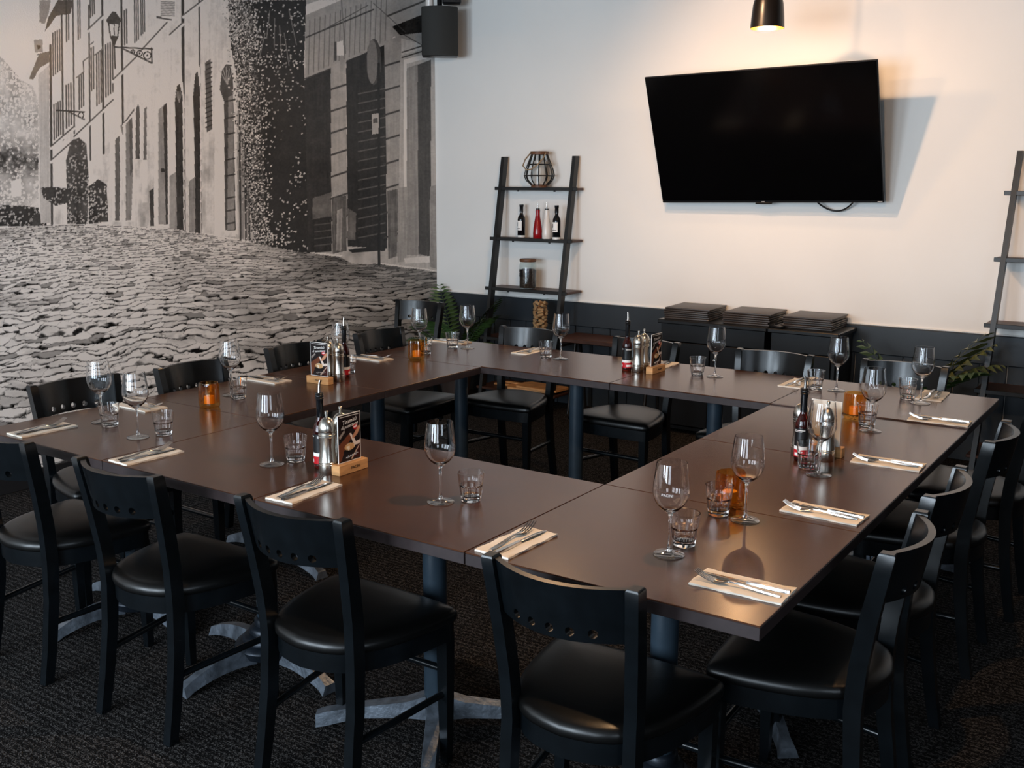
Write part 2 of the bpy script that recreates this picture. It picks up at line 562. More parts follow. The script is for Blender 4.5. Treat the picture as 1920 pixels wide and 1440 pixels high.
def paint_mural(U, V):
    P = Print(U, V)
    # sky
    P.g[:] = 200 + 14 * (fbm(U / 120, V / 120, 2) - 0.5) - 0.02 * V
    # trees on the left
    tree = [(-4000, 60), (-60, 60), (-20, 92), (8, 112), (18, 125), (40, 150), (62, 162), (72, 190), (76, 425), (-4000, 440)]
    P.leaves(tree, 150, 226, lambda u, w: 0.72 - 0.5 * np.exp(-((w - 300) / 45.0) ** 2), 5.5, 11)
    i = P.mask([(-4000, 255), (72, 255), (74, 345), (-4000, 350)]); P.g[i] *= 1 - 0.50 * np.exp(-((P.V[i] - 300) / 30.0) ** 2) * np.clip(2.6 * fbm(P.U[i] / 9, P.V[i] / 7, 91) - 0.6, 0, 1.5)
    P.leaves([(-4000, 385), (40, 385), (86, 392), (88, 424), (-4000, 440)], 45, 150, 0.25, 4, 12)
    P.poly([(20, 340), (40, 335), (40, 368), (22, 370)], 215)
    # facade
    fac = [(92, 0), (960, -30), (960, 520), (818, 506), (722, 494), (640, 478), (560, 470), (470, 452), (330, 428), (190, 420), (90, 421), (72, 395), (72, 150), (60, 148)]
    i = P.poly(fac, 188, 16, 14, 5)
    P.g[i] += 14 * np.clip((330 - P.U[i]) / 250, -1, 1) - 18 * np.clip((P.V[i] - 330) / 120, 0, 1)
    # eaves and left strips
    P.poly([(74, 0), (95, 0), (92, 22), (84, 45), (74, 42)], 120)
    P.poly([(90, 34), (108, 0), (138, 0), (132, 26), (106, 30), (84, 60)], 62)
    P.poly([(47, 144), (68, 102), (92, 96), (93, 116), (74, 128), (62, 150)], 84)
    P.poly([(47, 144), (68, 102), (72, 104), (54, 148)], 190)
    P.poly([(63, 75), (80, 74), (80, 98), (65, 98)], 120); P.poly([(69, 85), (76, 85), (76, 92), (70, 92)], 40)
    P.poly([(72, 140), (92, 122), (94, 418), (76, 418)], 158, 8, 14)
    for x, y0, y1, w_, v in [(96, 85, 420, 4, 55), (117, 28, 262, 3, 60), (138, 0, 250, 2.5, 66), (168, 10, 300, 2.5, 60), (193, 0, 288, 3.4, 52), (229, 0, 236, 3.4, 48), (344, 0, 440, 5, 40), (375, 0, 446, 2.6, 66), (230, 236, 250, 5, 110)]:
        P.line((x - 1.5, y0), (x + 1.5, y1), w_, v)
    # shutters, windows upstairs
    for x, y0, y1, n, st in [(99, 62, 142, 4, 4.2), (124, 0, 78, 2, 4), (146, 0, 74, 2, 3.5), (169, 0, 33, 3, 3.6), (181, 92, 198, 3, 4), (198, 84, 182, 4, 4.3), (101, 196, 262, 4, 4), (124, 160, 240, 3, 4.4), (148, 118, 205, 3, 4), (171, 90, 170, 2, 4), (252, 0, 80, 3, 3.4), (264, 0, 66, 3, 3.2), (233, 20, 84, 2, 4)]:
        for k in range(n):
            P.line((x + k * st, y0 - k * 2.2), (x + k * st + 0.8, y1 - k * 3.4), st * 0.52, 52 + 14 * (k % 2))
    P.poly([(296, 0), (331, 0), (330, 30), (322, 38), (296, 32)], 205)
    for k in range(9):
        P.line((302, 3 + k * 3.2), (327, 4 + k * 3.2), 1.3, 90)
    P.poly([(293, 30), (322, 36), (322, 39), (293, 34)], 70)
    for q in [(168, 55), (150, 90), (141, 118), (176, 75)]:
        P.poly([(q[0], q[1]), (q[0] + 14, q[1] - 8), (q[0] + 15, q[1] + 16), (q[0] + 2, q[1] + 28)], 205)
        P.line((q[0] + 2, q[1] + 28), (q[0] + 16, q[1] + 17), 2, 90)
    # string courses
    for a, b_ in [((96, 274), (139, 237)), ((139, 256), (212, 187)), ((212, 149), (256, 106)), ((266, 93), (313, 42)), ((318, 65), (343, 42)), ((344, 28), (380, 0)), ((96, 300), (139, 262)), ((165, 55), (193, 28)), ((232, 232), (252, 205))]:
        P.line((a[0], a[1] + 4), (b_[0], b_[1] + 4), 5, 200); P.line(a, b_, 2.2, 70)
    # street lamp and brackets
    P.line((214, 85), (216, 128), 2.4, 50)
    P.poly([(199, 38), (204, 30), (210, 22), (217, 22), (222, 30), (227, 38), (225, 43), (201, 43)], 58)
    P.poly([(202, 43), (225, 43), (222, 69), (206, 69)], 60); P.poly([(205, 45), (213, 45), (213, 67), (208, 67)], 205); P.poly([(215, 45), (222, 45), (220, 67), (215, 67)], 180)
    P.poly([(206, 69), (222, 69), (215, 86), (213, 86)], 55)
    P.line((215, 88), (286, 92), 2.2, 42); P.line((232, 92), (284, 118), 2.4, 46); P.line((284, 90), (285, 118), 2.2, 46)
    for cx, cy, r in [(276, 104, 8), (262, 100, 6), (249, 97, 4.5)]:
        P.ell(cx, cy, r, r, 44, 2.2); P.ell(cx, cy, 2, 2, 44)
    P.line((106, 207), (158, 210), 2, 45); P.line((128, 209), (158, 224), 2, 48); P.ell(152, 216, 6, 6, 46, 2)
    # ground floor doors and casings
    def door(cas, dark, v=48):
        P.poly(cas, 214, 6, 8); P.poly(dark, v, 8, 12)
    door([(210, 415), (211, 256), (226, 246), (228, 416)], [(216, 414), (216, 262), (224, 254), (225, 330), (224, 414)], 84)
    door([(230, 416), (231, 232), (252, 215), (254, 416)], [(236, 414), (236, 232), (248, 220), (249, 330), (246, 412)], 112)
    P.poly([(242, 225), (248, 220), (249, 320), (244, 330)], 80)
    door([(250, 300), (252, 200), (258, 186), (264, 196), (266, 300)], [(254, 298), (255, 204), (259, 195), (262, 204), (262, 298)], 74)
    door([(266, 380), (268, 196), (276, 190), (277, 380)], [(269, 300), (270, 204), (275, 200), (275, 300)], 96)
    door([(288, 424), (291, 184), (318, 165), (318, 426)], [(297, 420), (297, 206), (313, 192), (315, 330), (314, 422)], 128)
    P.poly([(306, 200), (313, 192), (315, 420), (311, 420)], 50)
    P.poly([(280, 358), (288, 352), (289, 424), (282, 424)], 58); P.poly([(302, 316), (308, 316), (308, 323), (302, 323)], 50)
    door([(318, 432), (320, 200), (325, 150), (333, 132), (341, 142), (346, 190), (346, 434)], [(331, 430), (329, 240), (328, 190), (332, 160), (337, 157), (342, 180), (344, 432)], 44)
    door([(353, 436), (355, 175), (361, 122), (368, 107), (375, 128), (377, 190), (377, 440)], [(366, 436), (364, 250), (362, 180), (366, 138), (371, 134), (375, 170), (376, 438)], 46)
    P.poly([(318, 330), (330, 322), (332, 430), (318, 432)], 128, 14, 22); P.poly([(354, 340), (366, 332), (366, 436), (354, 436)], 126, 14, 22)
    P.poly([(384, 118), (395, 110), (398, 242), (388, 248)], 76)
    for k in range(14):
        P.line((386, 122 + k * 9), (397, 117 + k * 9), 2, 44)
    door([(402, 440), (402, 165), (408, 136), (420, 116), (432, 118), (440, 150), (446, 440)], [(422, 436), (420, 190), (412, 168), (416, 132), (424, 120), (432, 122), (437, 150), (442, 434)], 64)
    P.poly([(428, 182), (437, 178), (440, 430), (426, 432)], 116, 8, 8)
    for y in (190, 222, 252, 300, 330, 372, 396, 420):
        P.line((424, y), (440, y - 3), 2.4, 44)
    P.poly([(402, 432), (442, 432), (442, 444), (404, 442)], 196)
    P.poly([(444, 120), (470, 120), (474, 452), (446, 446)], 142, 14, 60, 8)
    for x in (449, 459, 466):
        P.line((x, 190), (x + 2, 450), 3, 46)
    # bushes
    P.leaves([(124, 300), (132, 266), (148, 258), (162, 270), (166, 330), (164, 420), (126, 420)], 62, 150, 0.26, 3.6, 21)
    P.leaves([(166, 350), (184, 336), (200, 346), (203, 415), (166, 420)], 52, 165, 0.24, 3.6, 22)
    P.leaves([(76, 352), (96, 350), (136, 354), (130, 380), (104, 386), (82, 372)], 50, 150, 0.25, 3.6, 23)
    P.poly([(62, 402), (74, 400), (78, 424), (60, 424)], 60)
    # upper right facade, hatch lines
    P.poly([(572, 0), (818, -20), (818, 90), (740, 68), (720, 85), (648, 116), (572, 150)], 138, 10, 8)
    for k in range(16):
        x = 578 + k * 9.6
        P.line((x, 140 - k * 4.2), (x + 3, 38 - k * 3), 1.2, 92)
    P.line((574, 70), (700, 18), 2.4, 50); P.line((572, 148), (648, 118), 2.4, 50); P.line((640, 0), (648, 100), 1.4, 90)
    P.poly([(556, 14), (600, 0), (640, 0), (574, 28)], 190)
    # shutters in shade
    P.poly([(570, 150), (620, 130), (624, 472), (572, 474)], 36, 8, 8)
    for k in range(8):
        P.line((590, 370 + k * 13), (622, 366 + k * 13), 1.6, 72)
    P.poly([(586, 372), (622, 360), (622, 404), (586, 412)], 84, 20, 0)
    P.poly([(620, 118), (648, 112), (651, 362), (650, 470), (622, 476)], 140, 12, 12)
    for k in range(8):
        P.line((620, 168 + k * 41), (650, 158 + k * 41), 3, 52)
    P.poly([(622, 372), (650, 366), (650, 470), (624, 476)], 78, 18, 30)
    P.poly([(632, 395), (642, 390), (640, 470), (630, 470)], 128, 20, 30)
    P.poly([(649, 114), (722, 84), (726, 466), (652, 462)], 34, 6, 8)
    for k in range(16):
        P.line((672, 176 + k * 18), (722, 166 + k * 18), 1.8, 78)
    P.poly([(652, 390), (668, 400), (666, 450), (652, 450)], 84, 26, 20)
    P.poly([(720, 78), (752, 66), (754, 352), (748, 480), (728, 486)], 134, 12, 12)
    for k in range(8):
        P.line((720, 124 + k * 46), (753, 114 + k * 46), 3, 48)
    P.poly([(726, 358), (748, 354), (744, 480), (728, 486)], 84, 20, 30)
    # right door with canopy
    P.poly([(751, 104), (819, 84), (960, 60), (960, 512), (819, 508), (746, 492)], 152, 8, 14)
    P.poly([(757, 112), (818, 96), (818, 104), (762, 120), (764, 350), (757, 350)], 196)
    P.line((754, 108), (818, 88), 2, 50); P.line((754, 98), (818, 78), 2, 60)
    P.poly([(763, 128), (808, 112), (808, 480), (762, 478)], 120, 8, 16)
    P.poly([(783, 122), (808, 112), (808, 482), (785, 476), (783, 200)], 58, 6, 8)
    P.poly([(746, 352), (764, 350), (762, 490), (746, 492)], 132, 10, 20); P.poly([(806, 350), (819, 346), (819, 505), (806, 500)], 120, 10, 20)
    P.poly([(757, 484), (806, 480), (806, 492), (760, 494)], 182)
    P.poly([(727, 32), (792, 4), (960, -40), (960, 20), (790, 30), (738, 50)], 150)
    P.poly([(735, 50), (790, 28), (960, 4), (960, 40), (750, 66)], 26)
    P.line((727, 30), (800, 0), 3, 60)
    # round sign on its pole, small plate, entry box
    P.ell(701, 116, 14, 43, 62); P.ell(698, 116, 10, 41, 104)
    P.line((710, 120), (711, 492), 4.4, 26); P.poly([(697, 214), (710, 212), (710, 250), (698, 252)], 150); P.poly([(700, 222), (708, 221), (708, 230), (700, 231)], 70)
    P.poly([(629, 80), (643, 76), (645, 104), (631, 104)], 196); P.line((629, 80), (629, 112), 4, 60)
    # ivy curtain
    ivy = [(428, 0), (574, 0), (570, 120), (574, 300), (578, 474), (520, 474), (482, 462), (470, 400), (462, 300), (452, 190), (432, 80)]
    P.leaves(ivy, 28, 172, lambda u, w: np.clip(0.42 - (u - (436 + 0.07 * w)) / 150.0 - 0.10 * (w > 250), 0.03, 0.6), 3.4, 31)
    for sd in (41, 42, 43):
        P.specks([(412, 0), (470, 0), (490, 200), (500, 470), (462, 452), (446, 300), (430, 120)], 24, 90, lambda u, w: np.clip((u - (420 + 0.085 * w)) / 40.0, 0, 1) * 0.45, 3.6, sd)
        P.specks([(412, 0), (500, 0), (510, 200), (512, 470), (462, 452), (440, 300), (424, 120)], 110, 215, lambda u, w: 0.20 * np.exp(-((u - (448 + 0.09 * w)) / 22.0) ** 2), 3.0, sd + 10)
    P.specks([(480, 20), (572, 20), (572, 200), (490, 220)], 90, 185, 0.10, 3.2, 61)
    for k in range(9):                                            # bare twigs
        a = (470 + 9 * k, 20 + 14 * (k % 4)); P.line(a, (a[0] - 26 + 5 * k, a[1] + 40 + 3 * k), 0.9, 120)
    # wires across the upper wall, fanlight bars
    P.line((600, 60), (690, 10), 1.0, 60); P.line((700, 6), (760, 60), 0.9, 70); P.line((752, 62), (818, 100), 1.1, 50)
    for k in range(5):
        P.line((426, 158), (412 + 6 * k, 132 - 3 * (2 - abs(k - 2))), 0.9, 150)
        P.line((336, 192), (329 + 3 * k, 172), 0.8, 120)
    # plaster stains and soot streaks on the facade
    i = P.mask([(90, 60), (470, 20), (470, 450), (330, 428), (90, 420)])
    P.g[i] *= 1 - 0.30 * np.clip(fbm(P.U[i] / 18, P.V[i] / 46, 95) - 0.52, 0, 1) * 3 * np.clip((P.V[i] - 120) / 260, 0.15, 1)
    P.g[:] += 15 * (fbm(U / 2.6, V / 2.6, 97, 2) - 0.5)
    # cobbled street
    base_x = np.array([-4000, 0, 90, 190, 330, 470, 560, 640, 722, 818, 960]); base_y = np.array([436, 428, 422, 421, 430, 455, 472, 482, 497, 509, 524])
    edge = np.interp(U, base_x, base_y) + 3 * (fbm(U / 8, V / 8, 40) - 0.5)
    st = np.nonzero(V > edge)[0]
    u, v = U[st], V[st]
    v0 = 372.0
    vv = np.maximum(v + 0.12 * (u - 420) * np.clip((v - 430) / 200, 0, 1) - v0, 22)
    wob = fbm(u / 90, v / 60, 50, 3)
    X = (u - 300) / vv / 0.17 + wob * 1.2 + 0.8 * (fbm(u / 14, v / 9, 52, 2) - 0.5)
    Y = np.log(vv) / 0.040 + wob * 3.0 + 0.9 * (fbm(u / 26, v / 8, 51, 3) - 0.5)
    f1, f2, idv, oy = worley(X, Y, 60, True)
    e = f2 - f1
    near = np.clip((v - 440) / 260, 0, 1)
    tone = 168 - 62 * np.clip((u - 430) / 180, 0, 1) * (1 - 0.5 * near) + 80 * (fbm(u / 120, v / 70, 70, 3) - 0.5)
    stone = tone + 40 * (idv - 0.45) + 22 * near + 40 * (fbm(X * 2.0, Y * 1.5, 80, 3) - 0.5)
    # raking light: the near lip of each stone is dark, side joints hardly show
    lip = np.clip((oy - 0.10) / 0.20, 0, 1) * np.clip(1.25 - e / 0.36, 0, 1)
    lip = np.maximum(lip, 0.30 * np.clip(1 - e / 0.08, 0, 1))
    lip = lip * (0.55 + 0.9 * vnoise(X * 1.3, Y * 1.0, 83))
    g = stone * np.clip(1 - (0.82 + 0.12 * near) * lip, 0.08, 1)
    g = np.where(idv > 0.93, g * 0.6, g)
    P.g[st] = np.clip(g, 14, 235)
    P.poly([(638, 482), (664, 466), (722, 468), (724, 490), (690, 496), (660, 494)], 150, 30, 0)
    P.poly([(652, 468), (722, 460), (722, 470), (660, 474)], 30)
    P.line((710, 440), (711, 496), 4.4, 22)
    return P.g

def grid_print(name, pts_rows, grey_rgb, material):
    """pts: (R,C,3) array of points, colours (R,C,3) linear -> one grid mesh carrying a colour attribute"""
    R, C, _ = pts_rows.shape
    me = bpy.data.meshes.new(name)
    me.vertices.add(R * C)
    me.vertices.foreach_set('co', pts_rows.reshape(-1).astype(np.float32))
    a = np.arange((R - 1) * (C - 1))
    r_, c_ = a // (C - 1), a % (C - 1)
    q = np.stack([r_ * C + c_, r_ * C + c_ + 1, (r_ + 1) * C + c_ + 1, (r_ + 1) * C + c_], 1).astype(np.int32)
    me.loops.add(q.size)
    me.polygons.add(len(q))
    me.polygons.foreach_set('loop_start', np.arange(0, q.size, 4, dtype=np.int32))
    me.loops.foreach_set('vertex_index', q.reshape(-1))
    at = me.color_attributes.new('print', 'FLOAT_COLOR', 'POINT')
    colr = np.ones((R * C, 4), np.float32)
    colr[:, :3] = grey_rgb.reshape(-1, 3)
    at.data.foreach_set('color', colr.reshape(-1))
    me.update()
    me.validate()
    me.materials.append(material)
    return me

def build_mural():
    # column positions along the wall: dense where the photo shows the print, coarser towards the room's front
    cols_px = np.linspace(0, 818, 800)
    dx = ((cols_px - 960) / F_PX)[:, None] * RT[None] - 0.0 * UP[None] + _fw[None]
    ys = X_MURAL * dx[:, 1] / dx[:, 0]
    ys = np.concatenate([np.linspace(0.2, ys[0], 130)[:-1], ys[:-1], [Y_BACK - 0.002]])
    zs = np.linspace(0.1, Z_CEIL - 0.002, 760)
    Yg, Zg = np.meshgrid(ys, zs)
    Pw = np.stack([np.full(Yg.shape, X_MURAL), Yg, Zg - CAM_H], -1)
    d = Pw @ _fw
    U = 960 + F_PX * (Pw @ RT) / d
    V = 720 - F_PX * (Pw @ UP) / d
    g = paint_mural(U.reshape(-1), V.reshape(-1))
    g = np.clip(g, 6, 240) / 255.0
    l = np.where(g <= 0.04045, g / 12.92, ((g + 0.055) / 1.055) ** 2.4)
    l = np.minimum(l * 1.8, 0.9)
    tint = np.stack([l * 1.0, l * 0.955, l * 0.92], -1)
    pts = Pw.copy(); pts[..., 2] += CAM_H
    M = attr_mat('mural_print', 0.2, bump=(140, 0.25, 0.003), spec=0.4)
    me = grid_print('mural', pts, tint, M)
    o = link('mural', me, None)
    tag(o, 'black and white street photograph mural covering the left wall', 'mural')
build_mural()

# ------------------------------------------------------------------ tables: a ring of twelve square tables
XS = [-3.664, -2.936, -2.211, -1.455, -0.691]
YS = [1.932, 2.642, 3.333, 4.036, 4.689]
TT = 0.034
def ztop(x, y):
    return 0.755 if (y > YS[3] and x > XS[1]) else 0.75

def make_base_ornate():
    bm = bmesh.new()
    prof = [(0.0, 0.035), (0.10, 0.045), (0.115, 0.075), (0.110, 0.085), (0.088, 0.092), (0.088, 0.104), (0.080, 0.112), (0.064, 0.118), (0.064, 0.132), (0.057, 0.140), (0.046, 0.146), (0.046, 0.165), (0.036, 0.175), (0.0, 0.176)]
    lathe(bm, prof, 28)
    return bm
def arm_ornate(bm, ang):
    st = []
    for t in np.linspace(0, 1, 9):
        r = 0.07 + 0.27 * t
        zc = 0.058 - 0.040 * t ** 1.6 + 0.012 * math.sin(t * PI)
        hh = 0.032 - 0.016 * t
        ww = 0.028 - 0.004 * t + (0.008 if t > 0.9 else 0)
        ca, sa = math.cos(ang), math.sin(ang)
        st.append([(r * ca - w * sa, r * sa + w * ca, max(zc + z, 0.001)) for w, z in ((-ww, -hh), (ww, -hh), (ww * 0.6, hh), (-ww * 0.6, hh))])
    sweep_rect(bm, st)
def arm_flat(bm, ang):
    st = []
    for r, zt, zb, w in ((0.03, 0.105, 0.03, 0.030), (0.09, 0.085, 0.035, 0.028), (0.24, 0.066, 0.032, 0.025), (0.34, 0.050, 0.006, 0.024), (0.37, 0.040, 0.0, 0.022)):
        ca, sa = math.cos(ang), math.sin(ang)
        st.append([(r * ca - a * sa, r * sa + a * ca, z) for a, z in ((-w, zb), (w, zb), (w * 0.8, zt), (-w * 0.8, zt))])
    sweep_rect(bm, st)

TABLE_POS = [(0, 0, 'front left corner table under the mural side, nearest the camera', 1), (0, 1, 'second table from the camera along the mural wall', 1), (0, 2, 'third table from the camera along the mural wall', 1), (0, 3, 'rear left corner table beside the spare chair and fern', 0),
             (1, 3, 'back row table in front of the left ladder shelf', 0), (2, 3, 'back row table in front of the black cabinet', 0), (3, 3, 'rear right corner table below the right ladder shelf', 0),
             (3, 2, 'right row table holding bottle and mills beside the back row', 1), (3, 1, 'right row table next behind the front right corner', 1), (3, 0, 'front right corner table, lit golden at its corner', 1),
             (1, 0, 'front row table holding the mills and card, on ringed iron foot', 1), (2, 0, 'front row table with thick round post and flat cross foot', 0)]
for i, j, desc, ornate in TABLE_POS:
    cx, cy = (XS[i] + XS[i + 1]) / 2, (YS[j] + YS[j + 1]) / 2
    zt = ztop(cx, cy)
    t = empty('dining_table', (cx, cy, 0))
    tag(t, 'dark brown square ' + desc.replace(' table', ' dining table', 1), 'table', 'tables in the square ring')
    hx, hy = (XS[i + 1] - XS[i]) / 2 - 0.0016, (YS[j + 1] - YS[j]) / 2 - 0.0016
    bm = bmesh.new()
    box(bm, -hx, hx, -hy, hy, zt - 0.004, zt, 0.0012, seg=1)
    finish(bm, 'tabletop', MATS['table_laminate'], t)
    bm = bmesh.new()
    box(bm, -hx, hx, -hy, hy, zt - TT, zt - 0.0041, 0.0012)
    finish(bm, 'table_edge', MATS['table_edge'], t)
    rp = 0.036
    bm = bmesh.new(); lathe(bm, [(0, 0.10), (rp, 0.10), (rp, zt - TT - 0.012), (0.0, zt - TT - 0.012)], 28)
    finish(bm, 'column', MATS['column_paint'], t)
    bm = bmesh.new(); box(bm, -0.2, 0.2, -0.03, 0.03, zt - TT - 0.012, zt - TT, 0.002); box(bm, -0.03, 0.03, -0.2, 0.2, zt - TT - 0.012, zt - TT, 0.002)
    finish(bm, 'mounting_plate', MATS['cast_iron'], t)
    if ornate:
        finish(make_base_ornate(), 'foot_hub', MATS['cast_iron'], t, 50)
        for k in range(4):
            bm = bmesh.new(); arm_ornate(bm, k * PI / 2 - (0.14 if i < 3 else -0.65)); finish(bm, 'foot_arm', MATS['worn_iron'], t, 50)
    else:
        for k in range(4):
            bm = bmesh.new(); arm_flat(bm, k * PI / 2 + 0.6); finish(bm, 'foot_arm', MATS['worn_iron'], t, 50)

# ------------------------------------------------------------------ chairs
def seat_outline(s=1.0, n=10):
    key = [(0.0, 0.0), (0.085, 0.012), (0.150, 0.055), (0.195, 0.13), (0.222, 0.23), (0.236, 0.34), (0.238, 0.385), (0.222, 0.405), (0.11, 0.413), (0.0, 0.415)]
    pts = []
    for a, b_ in zip(key, key[1:]):
        for t in (0, 0.5):
            pts.append((a[0] + (b_[0] - a[0]) * t, a[1] + (b_[1] - a[1]) * t))
    # smooth once
    sm = [pts[0]] + [((pts[k - 1][0] + 2 * pts[k][0] + pts[k + 1][0]) / 4, (pts[k - 1][1] + 2 * pts[k][1] + pts[k + 1][1]) / 4) for k in range(1, len(pts) - 1)] + [pts[-1], ]
    right = sm + [(0.0, 0.415)]
    left = [(-x, y) for x, y in right[::-1]][1:-1]
    full = right[:-1] + [(0.0, 0.415)] + left
    out = []
    for p_ in full:
        if not out or abs(p_[0] - out[-1][0]) + abs(p_[1] - out[-1][1]) > 1e-5:
            out.append(p_)
    cx, cy = 0, 0.21
    return [(cx + (x - cx) * s, cy + (y - cy) * s) for x, y in out]

def post_x(z):      # half distance between the back posts at height z
    return float(np.interp(z, [0, 0.2, 0.45, 0.62, 0.83], [0.166, 0.162, 0.158, 0.167, 0.180]))
def post_y(z):
    return float(np.interp(z, [0, 0.12, 0.28, 0.42, 0.52, 0.66, 0.83], [0.0, 0.022, 0.044, 0.052, 0.048, 0.028, -0.004]))

def chair_backrest(bm):
    z0, z1 = 0.695, 0.826
    half, th, sag = 0.176, 0.018, 0.060
    hole_x = [-0.104, -0.052, 0, 0.052, 0.104]
    hz, hr, cell = 0.7175, 0.0112, 0.0175
    us = sorted(set([round(v, 5) for v in list(np.linspace(-half, -0.104 - cell, 4)) + list(np.linspace(0.104 + cell, half, 4)) + [x + cell * q for x in hole_x for q in (-1, -0.5, 0, 0.5, 1)] ]))
    zs = [z0, round(hz - cell, 5), round(hz - cell / 2, 5), hz, round(hz + cell / 2, 5), round(hz + cell, 5), 0.765, 0.795, z1]
    V2, F2 = {}, []
    def vid(u, z):
        return V2.setdefault((round(u, 5), round(z, 5)), len(V2))
    for a, b_ in zip(us, us[1:]):
        for c_, d_ in zip(zs, zs[1:]):
            mid = (a + b_) / 2
            in_hole = any(abs(mid - hx) < cell for hx in hole_x) and hz - cell < (c_ + d_) / 2 < hz + cell
            if not in_hole:
                F2.append([vid(a, c_), vid(b_, c_), vid(b_, d_), vid(a, d_)])
    for hx in hole_x:
        ring = [(hx + cell * q, hz - cell) for q in (-1, -.5, 0, .5)] + [(hx + cell, hz + cell * q) for q in (-1, -.5, 0, .5)] + [(hx - cell * q, hz + cell) for q in (-1, -.5, 0, .5)] + [(hx - cell, hz - cell * q) for q in (-1, -.5, 0, .5)]
        n = len(ring)
        inner = []
        for u, z in ring:
            an = math.atan2(z - hz, u - hx)
            inner.append((hx + hr * math.cos(an), hz + hr * math.sin(an)))
        for k in range(n):
            k2 = (k + 1) % n
            F2.append([vid(*ring[k]), vid(*ring[k2]), vid(*inner[k2]), vid(*inner[k])])
    pts = [None] * len(V2)
    for (u, z), i in V2.items():
        pts[i] = (u, z)
    def surf(u, z, s):
        yb = post_y(z) - sag * (1 - (u / half) ** 2) + 0.004
        x = u * (post_x(z) - 0.012) / half
        return (x, yb + s * th / 2, z)
    f = [bm.verts.new(surf(u, z, 1)) for u, z in pts]
    bk = [bm.verts.new(surf(u, z, -1)) for u, z in pts]
    cnt = {}
    for q in F2:
        bm.faces.new([f[k] for k in q][::-1]); bm.faces.new([bk[k] for k in q])
        for k in range(4):
            e = (q[k], q[(k + 1) % 4]); cnt[e] = 1
    for (a, b_) in list(cnt):
        if (b_, a) not in cnt:
            bm.faces.new((f[a], f[b_], bk[b_], bk[a]))

def make_chair():
    c = empty('dining_chair')
    bm = bmesh.new()                                              # padded leather seat
    rings = []
    for s, z in ((0.96, 0.438), (0.992, 0.440), (1.0, 0.447), (1.0, 0.456), (0.985, 0.466), (0.94, 0.473), (0.84, 0.479), (0.6, 0.483), (0.3, 0.485)):
        rings.append([bm.verts.new((x, y, z)) for x, y in seat_outline(s)])
    for A, B in zip(rings, rings[1:]):
        for k in range(len(A)):
            bm.faces.new((A[k], A[(k + 1) % len(A)], B[(k + 1) % len(A)], B[k]))
    bm.faces.new(rings[0][::-1]); bm.faces.new(rings[-1])
    finish(bm, 'seat_cushion', MATS['black_leather'], c, 60)
    bm = bmesh.new(); slab(bm, seat_outline(0.965), 0.385, 0.4385); finish(bm, 'seat_frame', MATS['black_wood'], c, 40)
    bm = bmesh.new(); chair_backrest(bm); finish(bm, 'backrest', MATS['black_wood'], c, 45)
    for s in (-1, 1):
        bm = bmesh.new()
        st = []
        for z in (0, 0.06, 0.12, 0.2, 0.28, 0.36, 0.42, 0.48, 0.54, 0.6, 0.66, 0.72, 0.78, 0.826, 0.832):
            w = 0.0155 if z < 0.83 else 0.012
            dpt = float(np.interp(z, [0, 0.42, 0.66, 0.826, 0.832], [0.016, 0.021, 0.021, 0.019, 0.015]))
            xx, yy = s * post_x(z), post_y(z)
            tw = 0.18 * s if z > 0.5 else 0.0
            loop = []
            for a, b_ in ((-w, -dpt), (w, -dpt), (w, dpt), (-w, dpt)):
                loop.append((xx + a, yy + b_, z))
            st.append(loop)
        sweep_rect(bm, st); finish(bm, 'rear_leg', MATS['black_wood'], c, 50)
        bm = bmesh.new()
        sweep_rect(bm, [[(s * 0.204 + a * q, 0.372 + b_ * q, z) for a, b_ in ((-1, -1), (1, -1), (1, 1), (-1, 1))] for z, q in ((0, 0.0125), (0.2, 0.0165), (0.40, 0.0185))])
        finish(bm, 'front_leg', MATS['black_wood'], c, 50)
        bm = bmesh.new(); tube(bm, [(s * 0.162, post_y(0.2), 0.2), (s * 0.203, 0.372, 0.215)], 0.0105, 8); finish(bm, 'side_stretcher', MATS['black_wood'], c, 50)
    bm = bmesh.new(); tube(bm, [(-0.204, 0.372, 0.285), (0.204, 0.372, 0.285)], 0.0105, 8); finish(bm, 'front_stretcher', MATS['black_wood'], c, 50)
    return c

# x, y of the middle between the back posts at the floor; rotation; where it stands
CHAIRS = [
    (-3.23, 1.755, 0, 'leftmost chair on the near side, cut by the left picture edge'), (-2.58, 1.748, 0, 'second chair from the left on the near side'), (-1.885, 1.77, 0, 'third chair from the left on the near side'), (-1.088, 1.79, 0.02, 'large nearest chair at the front right table corner, its back to the camera'),
    (-0.545, 2.48, PI / 2 + 0.03, 'nearest chair on the right side of the ring'), (-0.56, 2.99, PI / 2 - 0.02, 'second nearest chair on the right side of the ring'), (-0.545, 3.72, PI / 2 + 0.02, 'third chair from the camera on the right side of the ring'), (-0.50, 4.31, PI / 2, 'farthest right side chair, almost hidden at the right picture edge'),
    (-1.14, 4.915, PI, 'far side chair in front of the philodendron at right'), (-1.746, 4.865, PI + 0.01, 'far side chair in front of the black cabinet'), (-2.445, 4.855, PI - 0.03, 'far side chair behind the mills and card, beside the low bench'), (-3.175, 4.845, PI + 0.05, 'far side chair in front of the left ladder shelf'),
    (-3.815, 4.29, -PI / 2, 'farthest chair along the mural, behind the amber candle glass'), (-3.83, 3.67, -PI / 2 - 0.03, 'third chair from the camera along the mural'), (-3.81, 3.0, -PI / 2 + 0.02, 'second chair from the camera along the mural'), (-3.88, 2.46, -PI / 2 - 0.1, 'nearest chair along the mural, at the left picture edge'),
    (-4.54, 5.53, PI + 0.08, 'spare chair standing apart in the corner by the fern')]
chair0 = make_chair()
